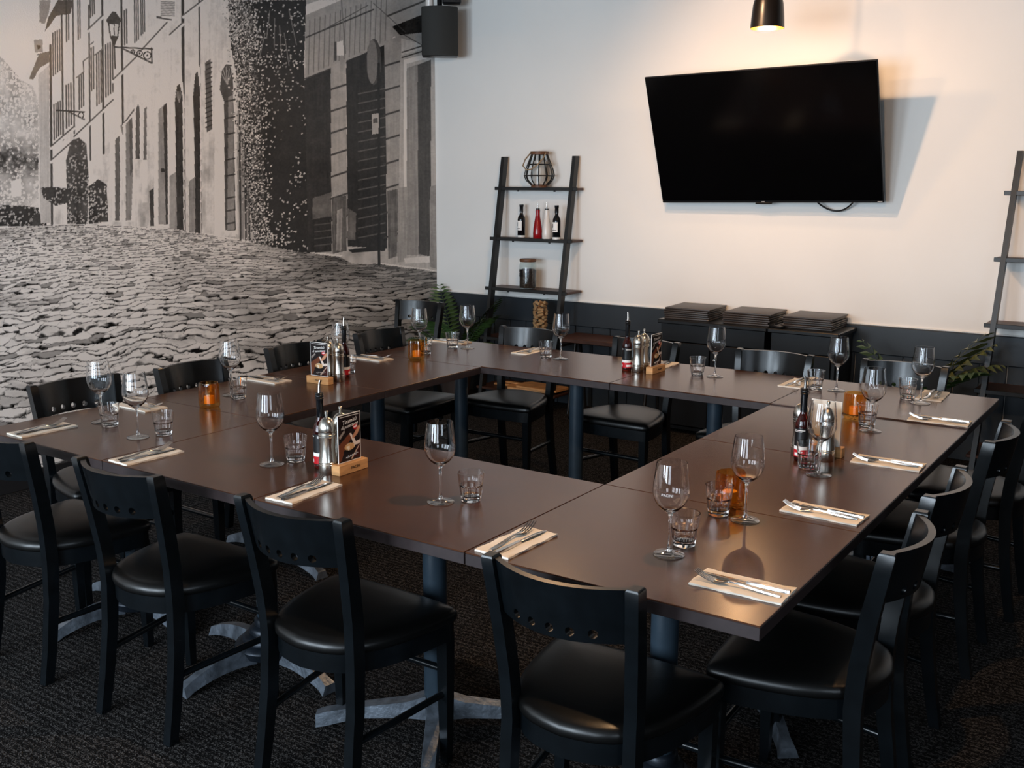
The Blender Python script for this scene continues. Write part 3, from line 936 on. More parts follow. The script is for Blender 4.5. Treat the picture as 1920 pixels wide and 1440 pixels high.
for k, (x, y, rz, desc) in enumerate(CHAIRS):
    c = chair0 if k == 0 else copy_tree(chair0)
    c.location = (x, y, 0); c.rotation_euler = (0, 0, rz)
    tag(c, 'black wooden ' + desc, 'chair', 'dining chairs around the tables')

# ------------------------------------------------------------------ tableware
def make_wine_glass():
    g = empty('wine_glass')
    bm = bmesh.new()
    out = [(0.0, 0.0102), (0.0078, 0.0102), (0.0074, 0.0115), (0.0045, 0.018), (0.0036, 0.03), (0.0034, 0.07), (0.0040, 0.098), (0.0075, 0.107),
           (0.018, 0.114), (0.030, 0.124), (0.0400, 0.139), (0.0448, 0.155), (0.0452, 0.165), (0.0435, 0.185), (0.0405, 0.208), (0.0372, 0.235)]
    inn = [(0.0362, 0.235), (0.0395, 0.208), (0.0425, 0.185), (0.0441, 0.165), (0.0436, 0.155), (0.0388, 0.140), (0.029, 0.126), (0.016, 0.1165), (0.0, 0.113)]
    lathe(bm, out + inn, 40)
    finish(bm, 'bowl_and_stem', MATS['glass'], g, 60)
    bm = bmesh.new(); lathe(bm, [(0.0, 0.0), (0.0372, 0.0), (0.0388, 0.0015), (0.0375, 0.0032), (0.020, 0.0060), (0.0085, 0.0098), (0.0, 0.0100)], 40); finish(bm, 'foot', MATS['stem_glass'], g, 60)
    return g

def make_tumbler():
    g = empty('tumbler')
    bm = bmesh.new()
    n = 40
    def rad(z):
        return float(np.interp(z, [0, 0.006, 0.05, 0.085], [0.0275, 0.029, 0.0345, 0.0385]))
    out = [(0.0, 0.0), (0.025, 0.0)] + [(rad(z), z) for z in (0.002, 0.010, 0.018, 0.026, 0.034, 0.042, 0.046, 0.050, 0.062, 0.074, 0.085)]
    inn = [(rad(z) - 0.0022 - (0.0022 if z < 0.045 else 0), z) for z in (0.085, 0.074, 0.062, 0.050, 0.044, 0.034, 0.026, 0.018)] + [(0.022, 0.0145), (0.0, 0.0135)]
    rings = []
    for idx, (r, z) in enumerate(out + inn):
        if r < 1e-6:
            rings.append([bm.verts.new((0, 0, z))]); continue
        ring = []
        for k in range(n):
            a = 2 * PI * k / n
            rr = r
            if idx < len(out) and 0.004 < z < 0.047:          # ten flat facets on the lower outside
                fa = (a % (2 * PI / 10)) - PI / 10
                rr = r * math.cos(PI / 10) / math.cos(fa) * 1.01
            ring.append(bm.verts.new((rr * math.cos(a), rr * math.sin(a), z)))
        rings.append(ring)
    for A, B in zip(rings, rings[1:]):
        for k in range(n):
            k2 = (k + 1) % n
            if len(A) == 1: bm.faces.new((A[0], B[k2], B[k]))
            elif len(B) == 1: bm.faces.new((A[k], A[k2], B[0]))
            else: bm.faces.new((A[k], A[k2], B[k2], B[k]))
    finish(bm, 'faceted_body', MATS['glass'], g, 18)
    return g

def make_votive():
    g = empty('candle_glass')
    bm = bmesh.new()
    prof = [(0.0, 0.0), (0.036, 0.0), (0.041, 0.004), (0.043, 0.014), (0.043, 0.05), (0.042, 0.085), (0.040, 0.1), (0.0375, 0.1), (0.039, 0.085), (0.039, 0.05), (0.038, 0.018), (0.0, 0.014)]
    lathe(bm, prof, 80, flute=(10, 0.10, 0.003, 0.101))
    finish(bm, 'fluted_body', MATS['thin_amber'], g, 60)
    bm = bmesh.new(); lathe(bm, [(0, 0.0145), (0.020, 0.0145), (0.020, 0.045), (0, 0.046)], 20); cd = finish(bm, 'candle', MATS['wax'], g)
    bm = bmesh.new(); tube(bm, [(0, 0, 0.045), (0.001, 0, 0.056)], 0.001, 6); finish(bm, 'wick', MATS['print_black'], cd)
    return g

def make_napkin():
    bm = bmesh.new()
    nx, ny = 8, 14
    top = {}
    for lay, (zz, ins) in enumerate(((0.0, 0.0), (0.0016, 0.002), (0.0034, 0.001))):
        for a in range(nx + 1):
            for b_ in range(ny + 1):
                x = -0.052 + 0.104 * a / nx; y = -0.108 + 0.216 * b_ / ny
                wv = 0.0010 * math.sin(y * 60 + lay) * (1 if lay else 0) + (0.0007 * math.sin(x * 140) if lay else 0)
                top[(lay, a, b_)] = bm.verts.new((x * (1 - ins * 2) + (0.0015 * math.sin(b_ * 1.3 + lay)), y + 0.0012 * math.sin(a * 1.7 + lay * 2), zz + (0.0016 if lay else 0.0) + wv * 0.8))
    for lay in (0, 2):
        for a in range(nx):
            for b_ in range(ny):
                bm.faces.new((top[(lay, a, b_)], top[(lay, a + 1, b_)], top[(lay, a + 1, b_ + 1)], top[(lay, a, b_ + 1)]))
    loop = [(a, 0) for a in range(nx)] + [(nx, b_) for b_ in range(ny)] + [(a, ny) for a in range(nx, 0, -1)] + [(0, b_) for b_ in range(ny, 0, -1)]
    for lay in (0, 1):
        for k in range(len(loop)):
            p_, q_ = loop[k], loop[(k + 1) % len(loop)]
            bm.faces.new((top[(lay, *p_)], top[(lay, *q_)], top[(lay + 1, *q_)], top[(lay + 1, *p_)]))
    return finish(bm, 'napkin', MATS['linen'], None, 50)

def ribbon(bm, pts, th):
    """pts: (x_center, half_width, y, z) along the length"""
    sweep_rect(bm, [[(xc - w, y, z), (xc + w, y, z), (xc + w * 0.8, y, z + th), (xc - w * 0.8, y, z + th)] for xc, w, y, z in pts])

def make_fork():
    f = empty('fork')
    bm = bmesh.new()
    ribbon(bm, [(0, 0.0052, -0.100, 0.0), (0, 0.0062, -0.094, 0.0), (0, 0.0050, -0.05, 0.0022), (0, 0.0028, 0.0, 0.0066), (0, 0.0026, 0.02, 0.0068)], 0.0032)
    finish(bm, 'handle', MATS['cutlery_steel'], f, 60)
    bm = bmesh.new()
    ribbon(bm, [(0, 0.0026, 0.0195, 0.0068), (0, 0.0060, 0.028, 0.0050), (0, 0.0110, 0.038, 0.0024), (0, 0.0122, 0.050, 0.0016), (0, 0.0122, 0.055, 0.0020)], 0.0022)
    hd = finish(bm, 'head', MATS['cutlery_steel'], f, 60)
    for k in range(4):
        x = -0.0102 + 0.0068 * k
        bm = bmesh.new()
        ribbon(bm, [(x, 0.0019, 0.054, 0.0020), (x, 0.0018, 0.07, 0.0052), (x, 0.0016, 0.088, 0.0115), (x, 0.0009, 0.102, 0.0195)], 0.0018)
        finish(bm, 'tine', MATS['cutlery_steel'], hd, 60)
    return f

def make_knife():
    k_ = empty('knife')
    bm = bmesh.new()
    ribbon(bm, [(0, 0.0055, -0.104, 0.0), (0, 0.0072, -0.098, 0.0), (0, 0.0068, -0.05, 0.0), (0, 0.0055, -0.004, 0.0)], 0.0062)
    finish(bm, 'handle', MATS['cutlery_steel'], k_, 60)
    bm = bmesh.new()
    ribbon(bm, [(0, 0.0052, -0.005, 0.0012), (-0.001, 0.0078, 0.02, 0.0014), (-0.001, 0.0084, 0.07, 0.0014), (0.0015, 0.0058, 0.096, 0.0014), (0.004, 0.001, 0.108, 0.0014)], 0.0014)
    finish(bm, 'blade', MATS['cutlery_steel'], k_, 60)
    return k_

# place settings: napkin centre, wine glass, tumbler
SIDE = {'near': 0.0, 'right': PI / 2, 'far': PI, 'mural': -PI / 2}
ORD = ['first', 'second', 'third', 'fourth']
WHERE = {'near': 'place from the left on the near side', 'right': 'place from the camera on the right side', 'far': 'place from the right on the far side', 'mural': 'place from the back on the mural side'}
PLACES = [
    ('near', 0, (-3.469, 2.056), (-3.099, 2.192), (-3.055, 2.268)), ('near', 1, (-2.852, 2.045), (-2.442, 2.216), (-2.412, 2.292)), ('near', 2, (-2.137, 2.060), (-1.752, 2.216), (-1.690, 2.278)), ('near', 3, (-1.383, 2.058), (-1.031, 2.206), (-1.030, 2.290)),
    ('right', 0, (-0.803, 2.111), (-0.976, 2.561), (-1.056, 2.568)), ('right', 1, (-0.817, 2.740), (-0.953, 3.113), (-1.010, 3.176)), ('right', 2, (-0.810, 3.375), (-0.984, 3.805), (-1.020, 3.882)), ('right', 3, (-0.805, 4.094), (-0.945, 4.395), (-1.014, 4.460)),
    ('far', 0, (-0.935, 4.572), (-1.312, 4.458), (-1.396, 4.430)), ('far', 1, (-1.502, 4.505), (-1.880, 4.454), (-1.963, 4.441)), ('far', 2, (-2.214, 4.567), (-2.722, 4.445), (-2.806, 4.435)), ('far', 3, (-2.99, 4.574), (-3.340, 4.475), (-3.405, 4.425)),
    ('mural', 0, (-3.548, 4.598), (-3.471, 4.223), (-3.398, 4.180)), ('mural', 1, (-3.540, 3.914), (-3.436, 3.584), (-3.350, 3.545)), ('mural', 2, (-3.534, 3.197), (-3.405, 2.880), (-3.326, 2.850)), ('mural', 3, (-3.520, 2.510), (-3.412, 2.262), (-3.330, 2.238))]
glass0, tumb0, nap0, fork0, knife0 = make_wine_glass(), make_tumbler(), make_napkin(), make_fork(), make_knife()
rnd = random.Random(3)
for k, (side, o_, np_, wg, tb) in enumerate(PLACES):
    place = 'the %s %s' % (ORD[o_], WHERE[side])
    rz = SIDE[side]
    jit = rnd.uniform(-0.05, 0.05)
    zt = lambda p_: ztop(*p_)
    n = nap0 if k == 0 else copy_tree(nap0)
    n.location = (*np_, zt(np_) + 0.0003); n.rotation_euler = (0, 0, rz + jit)
    tag(n, 'folded cream napkin at ' + place, 'napkin', 'napkins laid around the ring')
    def off(dx, dy, a=rz + jit):
        return (np_[0] + dx * math.cos(a) - dy * math.sin(a), np_[1] + dx * math.sin(a) + dy * math.cos(a))
    f = fork0 if k == 0 else copy_tree(fork0)
    f.location = (*off(-0.018, 0.004), zt(np_) + 0.0064); f.rotation_euler = (0, 0, rz + jit + rnd.uniform(-0.02, 0.12))
    tag(f, 'steel fork on the napkin at ' + place, 'fork', 'forks laid around the ring')
    q = knife0 if k == 0 else copy_tree(knife0)
    q.location = (*off(0.014, -0.002), zt(np_) + 0.0064); q.rotation_euler = (0, 0, rz + jit + rnd.uniform(-0.06, 0.0))
    tag(q, 'steel knife on the napkin at ' + place, 'knife', 'knives laid around the ring')
    w_ = glass0 if k == 0 else copy_tree(glass0)
    w_.location = (*wg, zt(wg) + 0.0006); w_.rotation_euler = (0, 0, rnd.uniform(0, 6))
    tag(w_, 'empty stemmed wine glass at ' + place, 'wine glass', 'wine glasses around the ring')
    t_ = tumb0 if k == 0 else copy_tree(tumb0)
    t_.location = (*tb, zt(tb) + 0.0006); t_.rotation_euler = (0, 0, rnd.uniform(0, 6))
    tag(t_, 'short faceted water tumbler at ' + place, 'tumbler', 'water tumblers around the ring')
    if (side, o_) in (('near', 3),):                          # etched name on the bowl facing the camera
        w_.rotation_euler = (0, 0, 0)
        tb_ = text_bm('PACINI', 0.0092)
        ang = math.atan2(-wg[1], -wg[0]) - 0.2
        for v in tb_.verts:
            a = ang + v.co.x / 0.0455
            zz = 0.163 + v.co.y
            v.co = Vector((0.0458 * math.cos(a), 0.0458 * math.sin(a), zz))
        finish(tb_, 'etched_lettering', MATS['etched_white'], w_, 0)

vot0 = make_votive()
for k, (x, y, desc) in enumerate([(-3.295, 2.672, 'amber fluted candle glass on the mural side near the camera'), (-3.335, 4.03, 'amber fluted candle glass at the rear of the mural side'), (-1.098, 3.985, 'amber fluted candle glass at the rear of the right side'), (-1.06, 2.655, 'dark amber candle glass behind a tumbler on the right front tables')]):
    v = vot0 if k == 0 else copy_tree(vot0)
    v.location = (x, y, ztop(x, y) + 0.0006); v.rotation_euler = (0, 0, 0.7 * k)
    tag(v, desc, 'candle glass', 'amber candle glasses')

# ------------------------------------------------------------------ condiment sets
def make_mill():
    g = empty('pepper_mill')
    bm = bmesh.new()
    lathe(bm, [(0, 0), (0.0275, 0), (0.0285, 0.002), (0.0285, 0.030), (0.0272, 0.0315), (0.0285, 0.033), (0.0285, 0.037), (0.0272, 0.0385), (0.0285, 0.040), (0.0275, 0.046), (0.0255, 0.060), (0.0238, 0.078), (0.0236, 0.092), (0.0250, 0.106), (0.0265, 0.118), (0.0255, 0.1195), (0.0268, 0.121), (0.0268, 0.126), (0.0255, 0.1275), (0.0268, 0.129), (0.0268, 0.134), (0, 0.1345)], 36)
    finish(bm, 'body', MATS['steel'], g, 40)
    bm = bmesh.new()
    lathe(bm, [(0, 0.1355), (0.0262, 0.1355), (0.0272, 0.142), (0.0262, 0.152), (0.0225, 0.164), (0.0155, 0.174), (0.008, 0.178), (0.0045, 0.180), (0.0, 0.180)], 36)
    cp = finish(bm, 'cap', MATS['steel'], g, 40)
    bm = bmesh.new()
    lathe(bm, [(0, 0.1795), (0.0042, 0.1795), (0.0042, 0.188), (0.0062, 0.190), (0.0062, 0.198), (0.0045, 0.2), (0, 0.2)], 20)
    finish(bm, 'knob', MATS['steel'], cp, 40)
    return g

def band(bm, r, z0, z1, a0=0, a1=2 * PI, n=28):
    p_ = []
    full = abs(a1 - a0 - 2 * PI) < 1e-6
    for k in range(n + (0 if full else 1)):
        a = a0 + (a1 - a0) * k / n
        p_.append((bm.verts.new((r * math.cos(a), r * math.sin(a), z0)), bm.verts.new((r * math.cos(a), r * math.sin(a), z1))))
    for k in range(n):
        A, B = p_[k], p_[(k + 1) % len(p_)]
        bm.faces.new((A[0], B[0], B[1], A[1]))

def make_oil_bottle():
    g = empty('oil_bottle')
    bm = bmesh.new()
    lathe(bm, [(0, 0), (0.0215, 0), (0.0235, 0.003), (0.0238, 0.012), (0.0238, 0.115), (0.0225, 0.130), (0.0170, 0.146), (0.0125, 0.156), (0.0110, 0.165), (0, 0.165)], 32)
    finish(bm, 'body', MATS['oil_glass'], g, 50)
    bm = bmesh.new(); lathe(bm, [(0, 0.1652), (0.0112, 0.1652), (0.0112, 0.222), (0.0, 0.2222)], 24); finish(bm, 'neck_sleeve', MATS['dark_bottle'], g, 40)
    for z0, z1, m_ in ((0.052, 0.112, 'black_plastic'), (0.040, 0.0518, 'print_white'), (0.016, 0.0398, 'print_red')):
        bm = bmesh.new(); band(bm, 0.0240, z0, z1); finish(bm, 'label_band', MATS[m_], g, 60)
    bm = bmesh.new()
    for a0 in (0.2, 2.3, 4.4):
        band(bm, 0.0243, 0.104, 0.106, a0, a0 + 1.6, 8); band(bm, 0.0243, 0.100, 0.1015, a0, a0 + 1.2, 8); band(bm, 0.0243, 0.020, 0.030, a0 + 0.2, a0 + 1.4, 8)
    finish(bm, 'label_print', MATS['print_white'], g, 60)
    bm = bmesh.new(); lathe(bm, [(0, 0.2225), (0.013, 0.2225), (0.0136, 0.226), (0.0115, 0.2285), (0.0136, 0.231), (0.0136, 0.2345), (0.0115, 0.237), (0.013, 0.2395), (0.011, 0.243), (0.0, 0.244)], 24); pr = finish(bm, 'pourer_collar', MATS['black_plastic'], g, 40)
    bm = bmesh.new(); tube(bm, [(0, 0, 0.2435), (0, 0, 0.258), (0.001, 0.0, 0.270), (0.0035, 0, 0.283)], [0.0052, 0.0042, 0.0036, 0.003], 12); finish(bm, 'spout', MATS['cutlery_steel'], pr, 50)
    return g

def paint_card(U, V):
    """U,V in 0..1 (V down) -> colours"""
    c = np.zeros(U.shape + (3,))
    c[:] = (30, 22, 22)
    n = fbm(U * 9, V * 16, 4)
    c += (n[..., None] - 0.5) * np.array((30, 22, 20))
    def inpoly(pts):
        ins = np.zeros(U.shape, bool)
        for i in range(len(pts)):
            x1, y1 = pts[i]; x2, y2 = pts[(i + 1) % len(pts)]
            if y1 != y2:
                ins ^= ((y1 > V) != (y2 > V)) & (U < (x2 - x1) * (V - y1) / (y2 - y1) + x1)
        return ins
    c[inpoly([(0, .78), (.0, .62), (.5, .42), (.62, .50), (.30, .70), (.12, .95), (0, 1)])] = (112, 62, 40)
    c[inpoly([(.62, .95), (1, .55), (1, .98)])] = (62, 26, 22)
    c[inpoly([(.50, .42), (.58, .42), (.80, .62), (1, .60), (1, .68), (.72, .70)])] = (232, 214, 200)
    c[inpoly([(.62, .50), (.96, .28), (1, .34), (.88, .46), (.66, .56)])] = (196, 140, 108)
    c[inpoly([(.02, .44), (.26, .32), (.30, .36), (.06, .50)])] = (150, 140, 132)
    d = ((U - .50) / .24) ** 2 + ((V - .70) / .075) ** 2
    c[d < 1] = (205, 160, 110)
    sp = worley(U * 14, V * 22, 3)[2]
    c[(d < 1) & (sp > .6)] = (240, 222, 196)
    d2 = ((U - .5) / .30) ** 2 + ((V - .79) / .05) ** 2
    c[(d2 < 1) & (d >= 1)] = (14, 12, 12)
    c[((U - .78) / .11) ** 2 + ((V - .30) / .062) ** 2 < 1] = (190, 22, 34)
    c[inpoly([(.70, .285), (.86, .27), (.86, .31), (.70, .325)])] = (240, 220, 220)
    c[inpoly([(.55, .97), (.95, .70), (.98, .71), (.60, .98)])] = (200, 170, 150)
    c[(V > .035) & (V < .048) & (U > .06) & (U < .94)] = (225, 220, 215)
    return c

def make_card_stand():
    g = empty('menu_card_stand')
    bm = bmesh.new(); box(bm, -0.065, 0.065, -0.018, 0.018, 0, 0.033, 0.0015); bk = finish(bm, 'wooden_block', MATS['pale_wood'], g)
    tb_ = text_bm('PACINI', 0.013, 0.0003)
    bmesh.ops.transform(tb_, verts=tb_.verts, matrix=Matrix.Translation((0.008, -0.0183, 0.0165)) @ Matrix.Rotation(PI / 2, 4, 'X'))
    finish(tb_, 'burnt_lettering', MATS['print_black'], bk, 0)
    W2, Z0, Z1 = 0.051, 0.0335, 0.187
    bm = bmesh.new(); box(bm, -W2, W2, -0.0012, 0.0012, Z0, Z1); cd = finish(bm, 'acrylic_card', MATS['print_clear'], g)
    U, V = np.meshgrid(np.linspace(0, 1, 56), np.linspace(0, 1, 84))
    cc = np.clip(paint_card(U, V), 0, 255) / 255.0
    l = np.where(cc <= 0.04045, cc / 12.92, ((cc + 0.055) / 1.055) ** 2.4)
    b_ = 0.0022
    pts = np.stack([(-W2 + b_) + U * (2 * W2 - 2 * b_), np.full(U.shape, -0.0016), Z1 - b_ - V * (Z1 - Z0 - 2 * b_)], -1)
    me = grid_print('printed_face', pts, l, attr_mat('card_print', 0.25))
    link('printed_face', me, None, cd)
    for body, size, x, z, sh in (('Tiramis\u00f9', 0.0185, 0.0, 0.163, 0.35), ('di panettone', 0.0150, 0.0, 0.148, 0.35)):
        tb_ = text_bm(body, size, 0.0, sh)
        bmesh.ops.transform(tb_, verts=tb_.verts, matrix=Matrix.Translation((x, -0.0020, z)) @ Matrix.Rotation(PI / 2, 4, 'X') @ Matrix.Rotation(0.12, 4, 'Z'))
        finish(tb_, 'lettering', MATS['print_white'], cd, 0)
    bm = bmesh.new()                                             # illegible script flourish at the foot of the card
    tube(bm, [(-0.018 + 0.0022 * q, -0.0021, 0.046 + 0.0004 * q + 0.0028 * math.sin(q * 1.5) * (1 if q % 5 else 1.8)) for q in range(26)], 0.0007, 4, flat=(1, 0.3)); finish(bm, 'script_line', MATS['print_white'], cd, 0)
    # cream back of the card
    bm = bmesh.new(); box(bm, -W2 + b_, W2 - b_, 0.0013, 0.0016, Z0 + b_, Z1 - b_); finish(bm, 'card_back', MATS['linen'], cd)
    return g

mill0, oil0, card0 = make_mill(), make_oil_bottle(), make_card_stand()
CSETS = [('front row table', (-2.289, 2.285), (-2.226, 2.250), (-2.236, 2.322), (-2.184, 2.304), PI / 2),
         ('mural side tables', (-3.290, 3.455), (-3.252, 3.372), (-3.325, 3.385), (-3.285, 3.286), 0.05),
         ('far side tables', (-2.296, 4.362), (-2.231, 4.352), (-2.236, 4.420), (-2.158, 4.396), PI / 2 - 0.03),
         ('right side tables', (-1.058, 3.252), (-0.992, 3.302), (-1.085, 3.315), (-1.02, 3.372), PI)]
for k, (where, ob, ma, mb_, cdp, rz) in enumerate(CSETS):
    o = oil0 if k == 0 else copy_tree(oil0)
    o.location = (*ob, ztop(*ob) + 0.0006); o.rotation_euler = (0, 0, 0.6 + k)
    tag(o, 'dark labelled oil bottle with steel pourer on the ' + where, 'bottle', 'oil bottles on the tables')
    for q, mp_ in enumerate((ma, mb_)):
        w_ = mill0 if (k == 0 and q == 0) else copy_tree(mill0)
        w_.location = (*mp_, ztop(*mp_))
        tag(w_, ('front brushed steel pepper mill of the pair on the ' if q == 0 else 'rear brushed steel pepper mill of the pair on the ') + where, 'pepper mill', 'steel mills on the tables')
    o = card0 if k == 0 else copy_tree(card0)
    o.location = (*cdp, ztop(*cdp)); o.rotation_euler = (0, 0, rz)
    tag(o, ['tiramisu card in wooden block beside the mills on the front row', 'tiramisu card in lettered wooden block on the mural side', 'tiramisu card in wooden block on the far side tables', 'wooden block card stand behind the mills on the right side'][k], 'card stand', 'dessert card stands')

# ------------------------------------------------------------------ television
def build_tv():
    k = 1.2
    W2, H2 = 1.23 * k / 2, 0.71 * k / 2
    t = empty('television', (-2.028 * k, 5.261 * k, CAM_H + (1.876 - CAM_H) * k))
    t.rotation_mode = 'XYZ'
    Rz = Matrix.Rotation(math.radians(-0.538), 4, 'Z'); Rx = Matrix.Rotation(math.radians(20.0), 4, 'X'); Ry = Matrix.Rotation(-math.radians(0.92), 4, 'Y')
    t.rotation_euler = (Rz @ Rx @ Ry).to_euler()
    tag(t, 'large black flat television tilted down on the white wall', 'television')
    bm = bmesh.new(); box(bm, -W2, W2, 0.0, 0.016, -H2, H2, 0.003); finish(bm, 'housing', MATS['black_plastic'], t)
    bm = bmesh.new(); box(bm, -W2 + 0.006, W2 - 0.006, -0.002, 0.0, -H2 + 0.016, H2 - 0.006); finish(bm, 'screen', MATS['screen'], t)
    bm = bmesh.new(); box(bm, -W2 * 0.62, W2 * 0.62, 0.016, 0.055, -H2 * 0.8, H2 * 0.3, 0.008); finish(bm, 'rear_casing', MATS['black_plastic'], t)
    bm = bmesh.new(); box(bm, -0.055 - 0.02, 0.055 - 0.02, 0.0, 0.014, -H2 - 0.010, -H2, 0.002); finish(bm, 'sensor_bar', MATS['black_plastic'], t)
    for x, s in ((-0.02, 0.010), (W2 - 0.022, 0.014)):
        tb_ = bmesh.new(); box(tb_, x - s, x + s, -0.0026, -0.0021, -H2 + 0.006, -H2 + 0.010)
        finish(tb_, 'logo', MATS['etched_white'], t, 0)
    # wall bracket arms, reaching back to the wall
    bm = bmesh.new()
    inv = (Rz @ Rx @ Ry).inverted()
    def loc(p_):
        return inv @ (Vector(p_) - Vector(t.location))
    for dx in (-0.2, 0.2):
        x = -2.028 * k + dx
        tube(bm, [loc((x, Y_BACK - 0.004, 1.93)), loc((x, 6.40, 1.95))], 0.014, 8)
        tube(bm, [loc((x, Y_BACK - 0.004, 2.1)), loc((x, 6.36, 2.1))], 0.014, 8)
        tube(bm, [loc((x, Y_BACK - 0.012, 1.8)), loc((x, Y_BACK - 0.012, 2.2))], 0.012, 8)
    finish(bm, 'wall_bracket', MATS['black_plastic'], t)
    # hanging power cable loop under the right side
    bm = bmesh.new()
    pts = []
    for a in np.linspace(0, 1, 17):
        x = 0.31 + 0.245 * a
        z = -H2 + 0.012 - 0.085 * math.sin(PI * a) ** 0.75
        pts.append((x, 0.03 + 0.02 * math.sin(PI * a), z))
    tube(bm, pts, 0.0055, 8); finish(bm, 'power_cable', MATS['black_plastic'], t, 60)
build_tv()

# ------------------------------------------------------------------ pendant lamps
def make_pendant():
    p_ = empty('pendant_lamp')
    bm = bmesh.new()
    lathe(bm, [(0.094, 0.0), (0.090, 0.06), (0.084, 0.125), (0.078, 0.150), (0.030, 0.152), (0.030, 0.149), (0.076, 0.147), (0.082, 0.124), (0.088, 0.06), (0.092, 0.0)], 40, close=True)
    sh = finish(bm, 'shade', MATS['lamp_black'], p_, 45)
    bm = bmesh.new(); lathe(bm, [(0.0915, 0.0005), (0.0875, 0.06), (0.0815, 0.124), (0.0755, 0.1465), (0.032, 0.1485)], 40); finish(bm, 'brass_lining', MATS['brass'], sh, 45)
    bm = bmesh.new(); lathe(bm, [(0.0, 0.149), (0.030, 0.149), (0.060, 0.154), (0.070, 0.1525), (0.062, 0.164), (0.030, 0.178), (0.012, 0.185), (0.0, 0.186)], 32); finish(bm, 'brass_cap', MATS['brass'], p_, 45)
    bm = bmesh.new(); lathe(bm, [(0, 0.10), (0.016, 0.10), (0.016, 0.149), (0, 0.149)], 20); finish(bm, 'socket', MATS['brass'], p_)
    bm = bmesh.new(); lathe(bm, [(0, 0.030), (0.012, 0.032), (0.022, 0.044), (0.026, 0.060), (0.022, 0.078), (0.014, 0.095), (0.012, 0.10), (0, 0.10)], 24); finish(bm, 'bulb', mat('bulb_glow', (1, 0.8, 0.5), 0.3, emit=((1.0, 0.62, 0.24), 26.0)), p_)
    return p_
pend0 = make_pendant()
PENDANTS = [(-2.225, 5.80, 2.497, 9.5, 'black pendant lamp with brass lining hanging near the television'),
            (-2.86, 4.586, 2.665, 20.0, 'black pendant lamp above the mural side tables, out of frame'),
            (-1.05, 2.55, 2.62, 56.0, 'black pendant lamp above the right side tables, out of frame')]
for k, (x, y, z, e, desc) in enumerate(PENDANTS):
    o = pend0 if k == 0 else copy_tree(pend0)
    o.location = (x, y, z)
    tag(o, desc, 'lamp', 'pendant lamps')
    bm = bmesh.new(); tube(bm, [(0, 0, 0.185), (0, 0, Z_CEIL - z)], 0.003, 8); finish(bm, 'cord', MATS['black_plastic'], o)
    bm = bmesh.new(); lathe(bm, [(0, Z_CEIL - z - 0.025), (0.05, Z_CEIL - z - 0.025), (0.055, Z_CEIL - z), (0, Z_CEIL - z)], 24); finish(bm, 'ceiling_rose', MATS['lamp_black'], o)
    ld = bpy.data.lights.new('pendant_light', 'POINT')
    ld.energy = e; ld.color = (1.0, 0.60, 0.30); ld.shadow_soft_size = 0.025
    lo = bpy.data.objects.new('pendant_light', ld); lo.location = (0, 0, 0.004); lo.parent = o
    COL.objects.link(lo)

# warm ceiling spotlight aimed at the television wall, above the frame
sp = empty('ceiling_spotlight', (-2.69, 4.55, 3.12)); tag(sp, 'small black ceiling spotlight aimed at the television wall, above the frame', 'spotlight')
tilt = Matrix.Rotation(math.radians(-24), 4, 'Z') @ Matrix.Rotation(math.radians(58), 4, 'X')
bm = bmesh.new(); lathe(bm, [(0.0, 0.10), (0.045, 0.10), (0.05, 0.09), (0.05, -0.04), (0.046, -0.04), (0.046, 0.0), (0, 0.005)], 28); bmesh.ops.transform(bm, verts=bm.verts, matrix=tilt); finish(bm, 'housing', MATS['lamp_black'], sp, 40)
bm = bmesh.new(); tube(bm, [(0, -0.05, 0.05), (0, -0.05, Z_CEIL - 3.12)], 0.01, 8); finish(bm, 'stem', MATS['lamp_black'], sp)
ld = bpy.data.lights.new('spot_light', 'SPOT'); ld.energy = 92.0; ld.color = (1.0, 0.60, 0.34); ld.spot_size = math.radians(108); ld.spot_blend = 0.9; ld.shadow_soft_size = 0.04
lo = bpy.data.objects.new('spot_light', ld); lo.parent = sp; lo.matrix_local = tilt @ Matrix.Translation((0, 0, -0.045)); COL.objects.link(lo)

# ------------------------------------------------------------------ wall speaker in the corner
s_ = empty('wall_speaker', (-4.93, 6.28, 2.735))
tag(s_, 'black curved-front loudspeaker mounted high in the corner', 'speaker')
s_.rotation_euler = (0.0, 0, math.radians(38))
bm = bmesh.new(); box(bm, -0.135, 0.135, 0.0, 0.13, -0.175, 0.175, 0.008); finish(bm, 'cabinet', MATS['black_plastic'], s_)
bm = bmesh.new()
outl = [(0.132 * math.sin(a) / math.sin(1.0), -0.06 * (math.cos(a) - math.cos(1.0)) / (1 - math.cos(1.0)) - 0.001) for a in np.linspace(-1.0, 1.0, 15)]
slab(bm, outl, -0.172, 0.172); finish(bm, 'grille', MATS['speaker_grille'], s_, 40)
bm = bmesh.new(); tube(bm, [(0, 0.12, 0.0), (0, 0.21, 0.02), (0, 0.30, 0.05)], 0.016, 10); tube(bm, [(0, 0.1, 0.176), (0, 0.06, 0.25)], 0.02, 10); finish(bm, 'mounting_bracket', MATS['black_plastic'], s_, 50)
bm = bmesh.new(); box(bm, 0.02, 0.16, 0.02, 0.10, 0.20, 0.27, 0.01); finish(bm, 'junction_box', MATS['black_plastic'], s_)
bm = bmesh.new(); lathe(bm, [(0, -0.03), (0.02, -0.026), (0.028, -0.008), (0.028, 0.09), (0, 0.09)], 20, off=(-0.075, 0.02, 0.178)); finish(bm, 'silver_sensor', MATS['white_ceramic'], s_, 50)

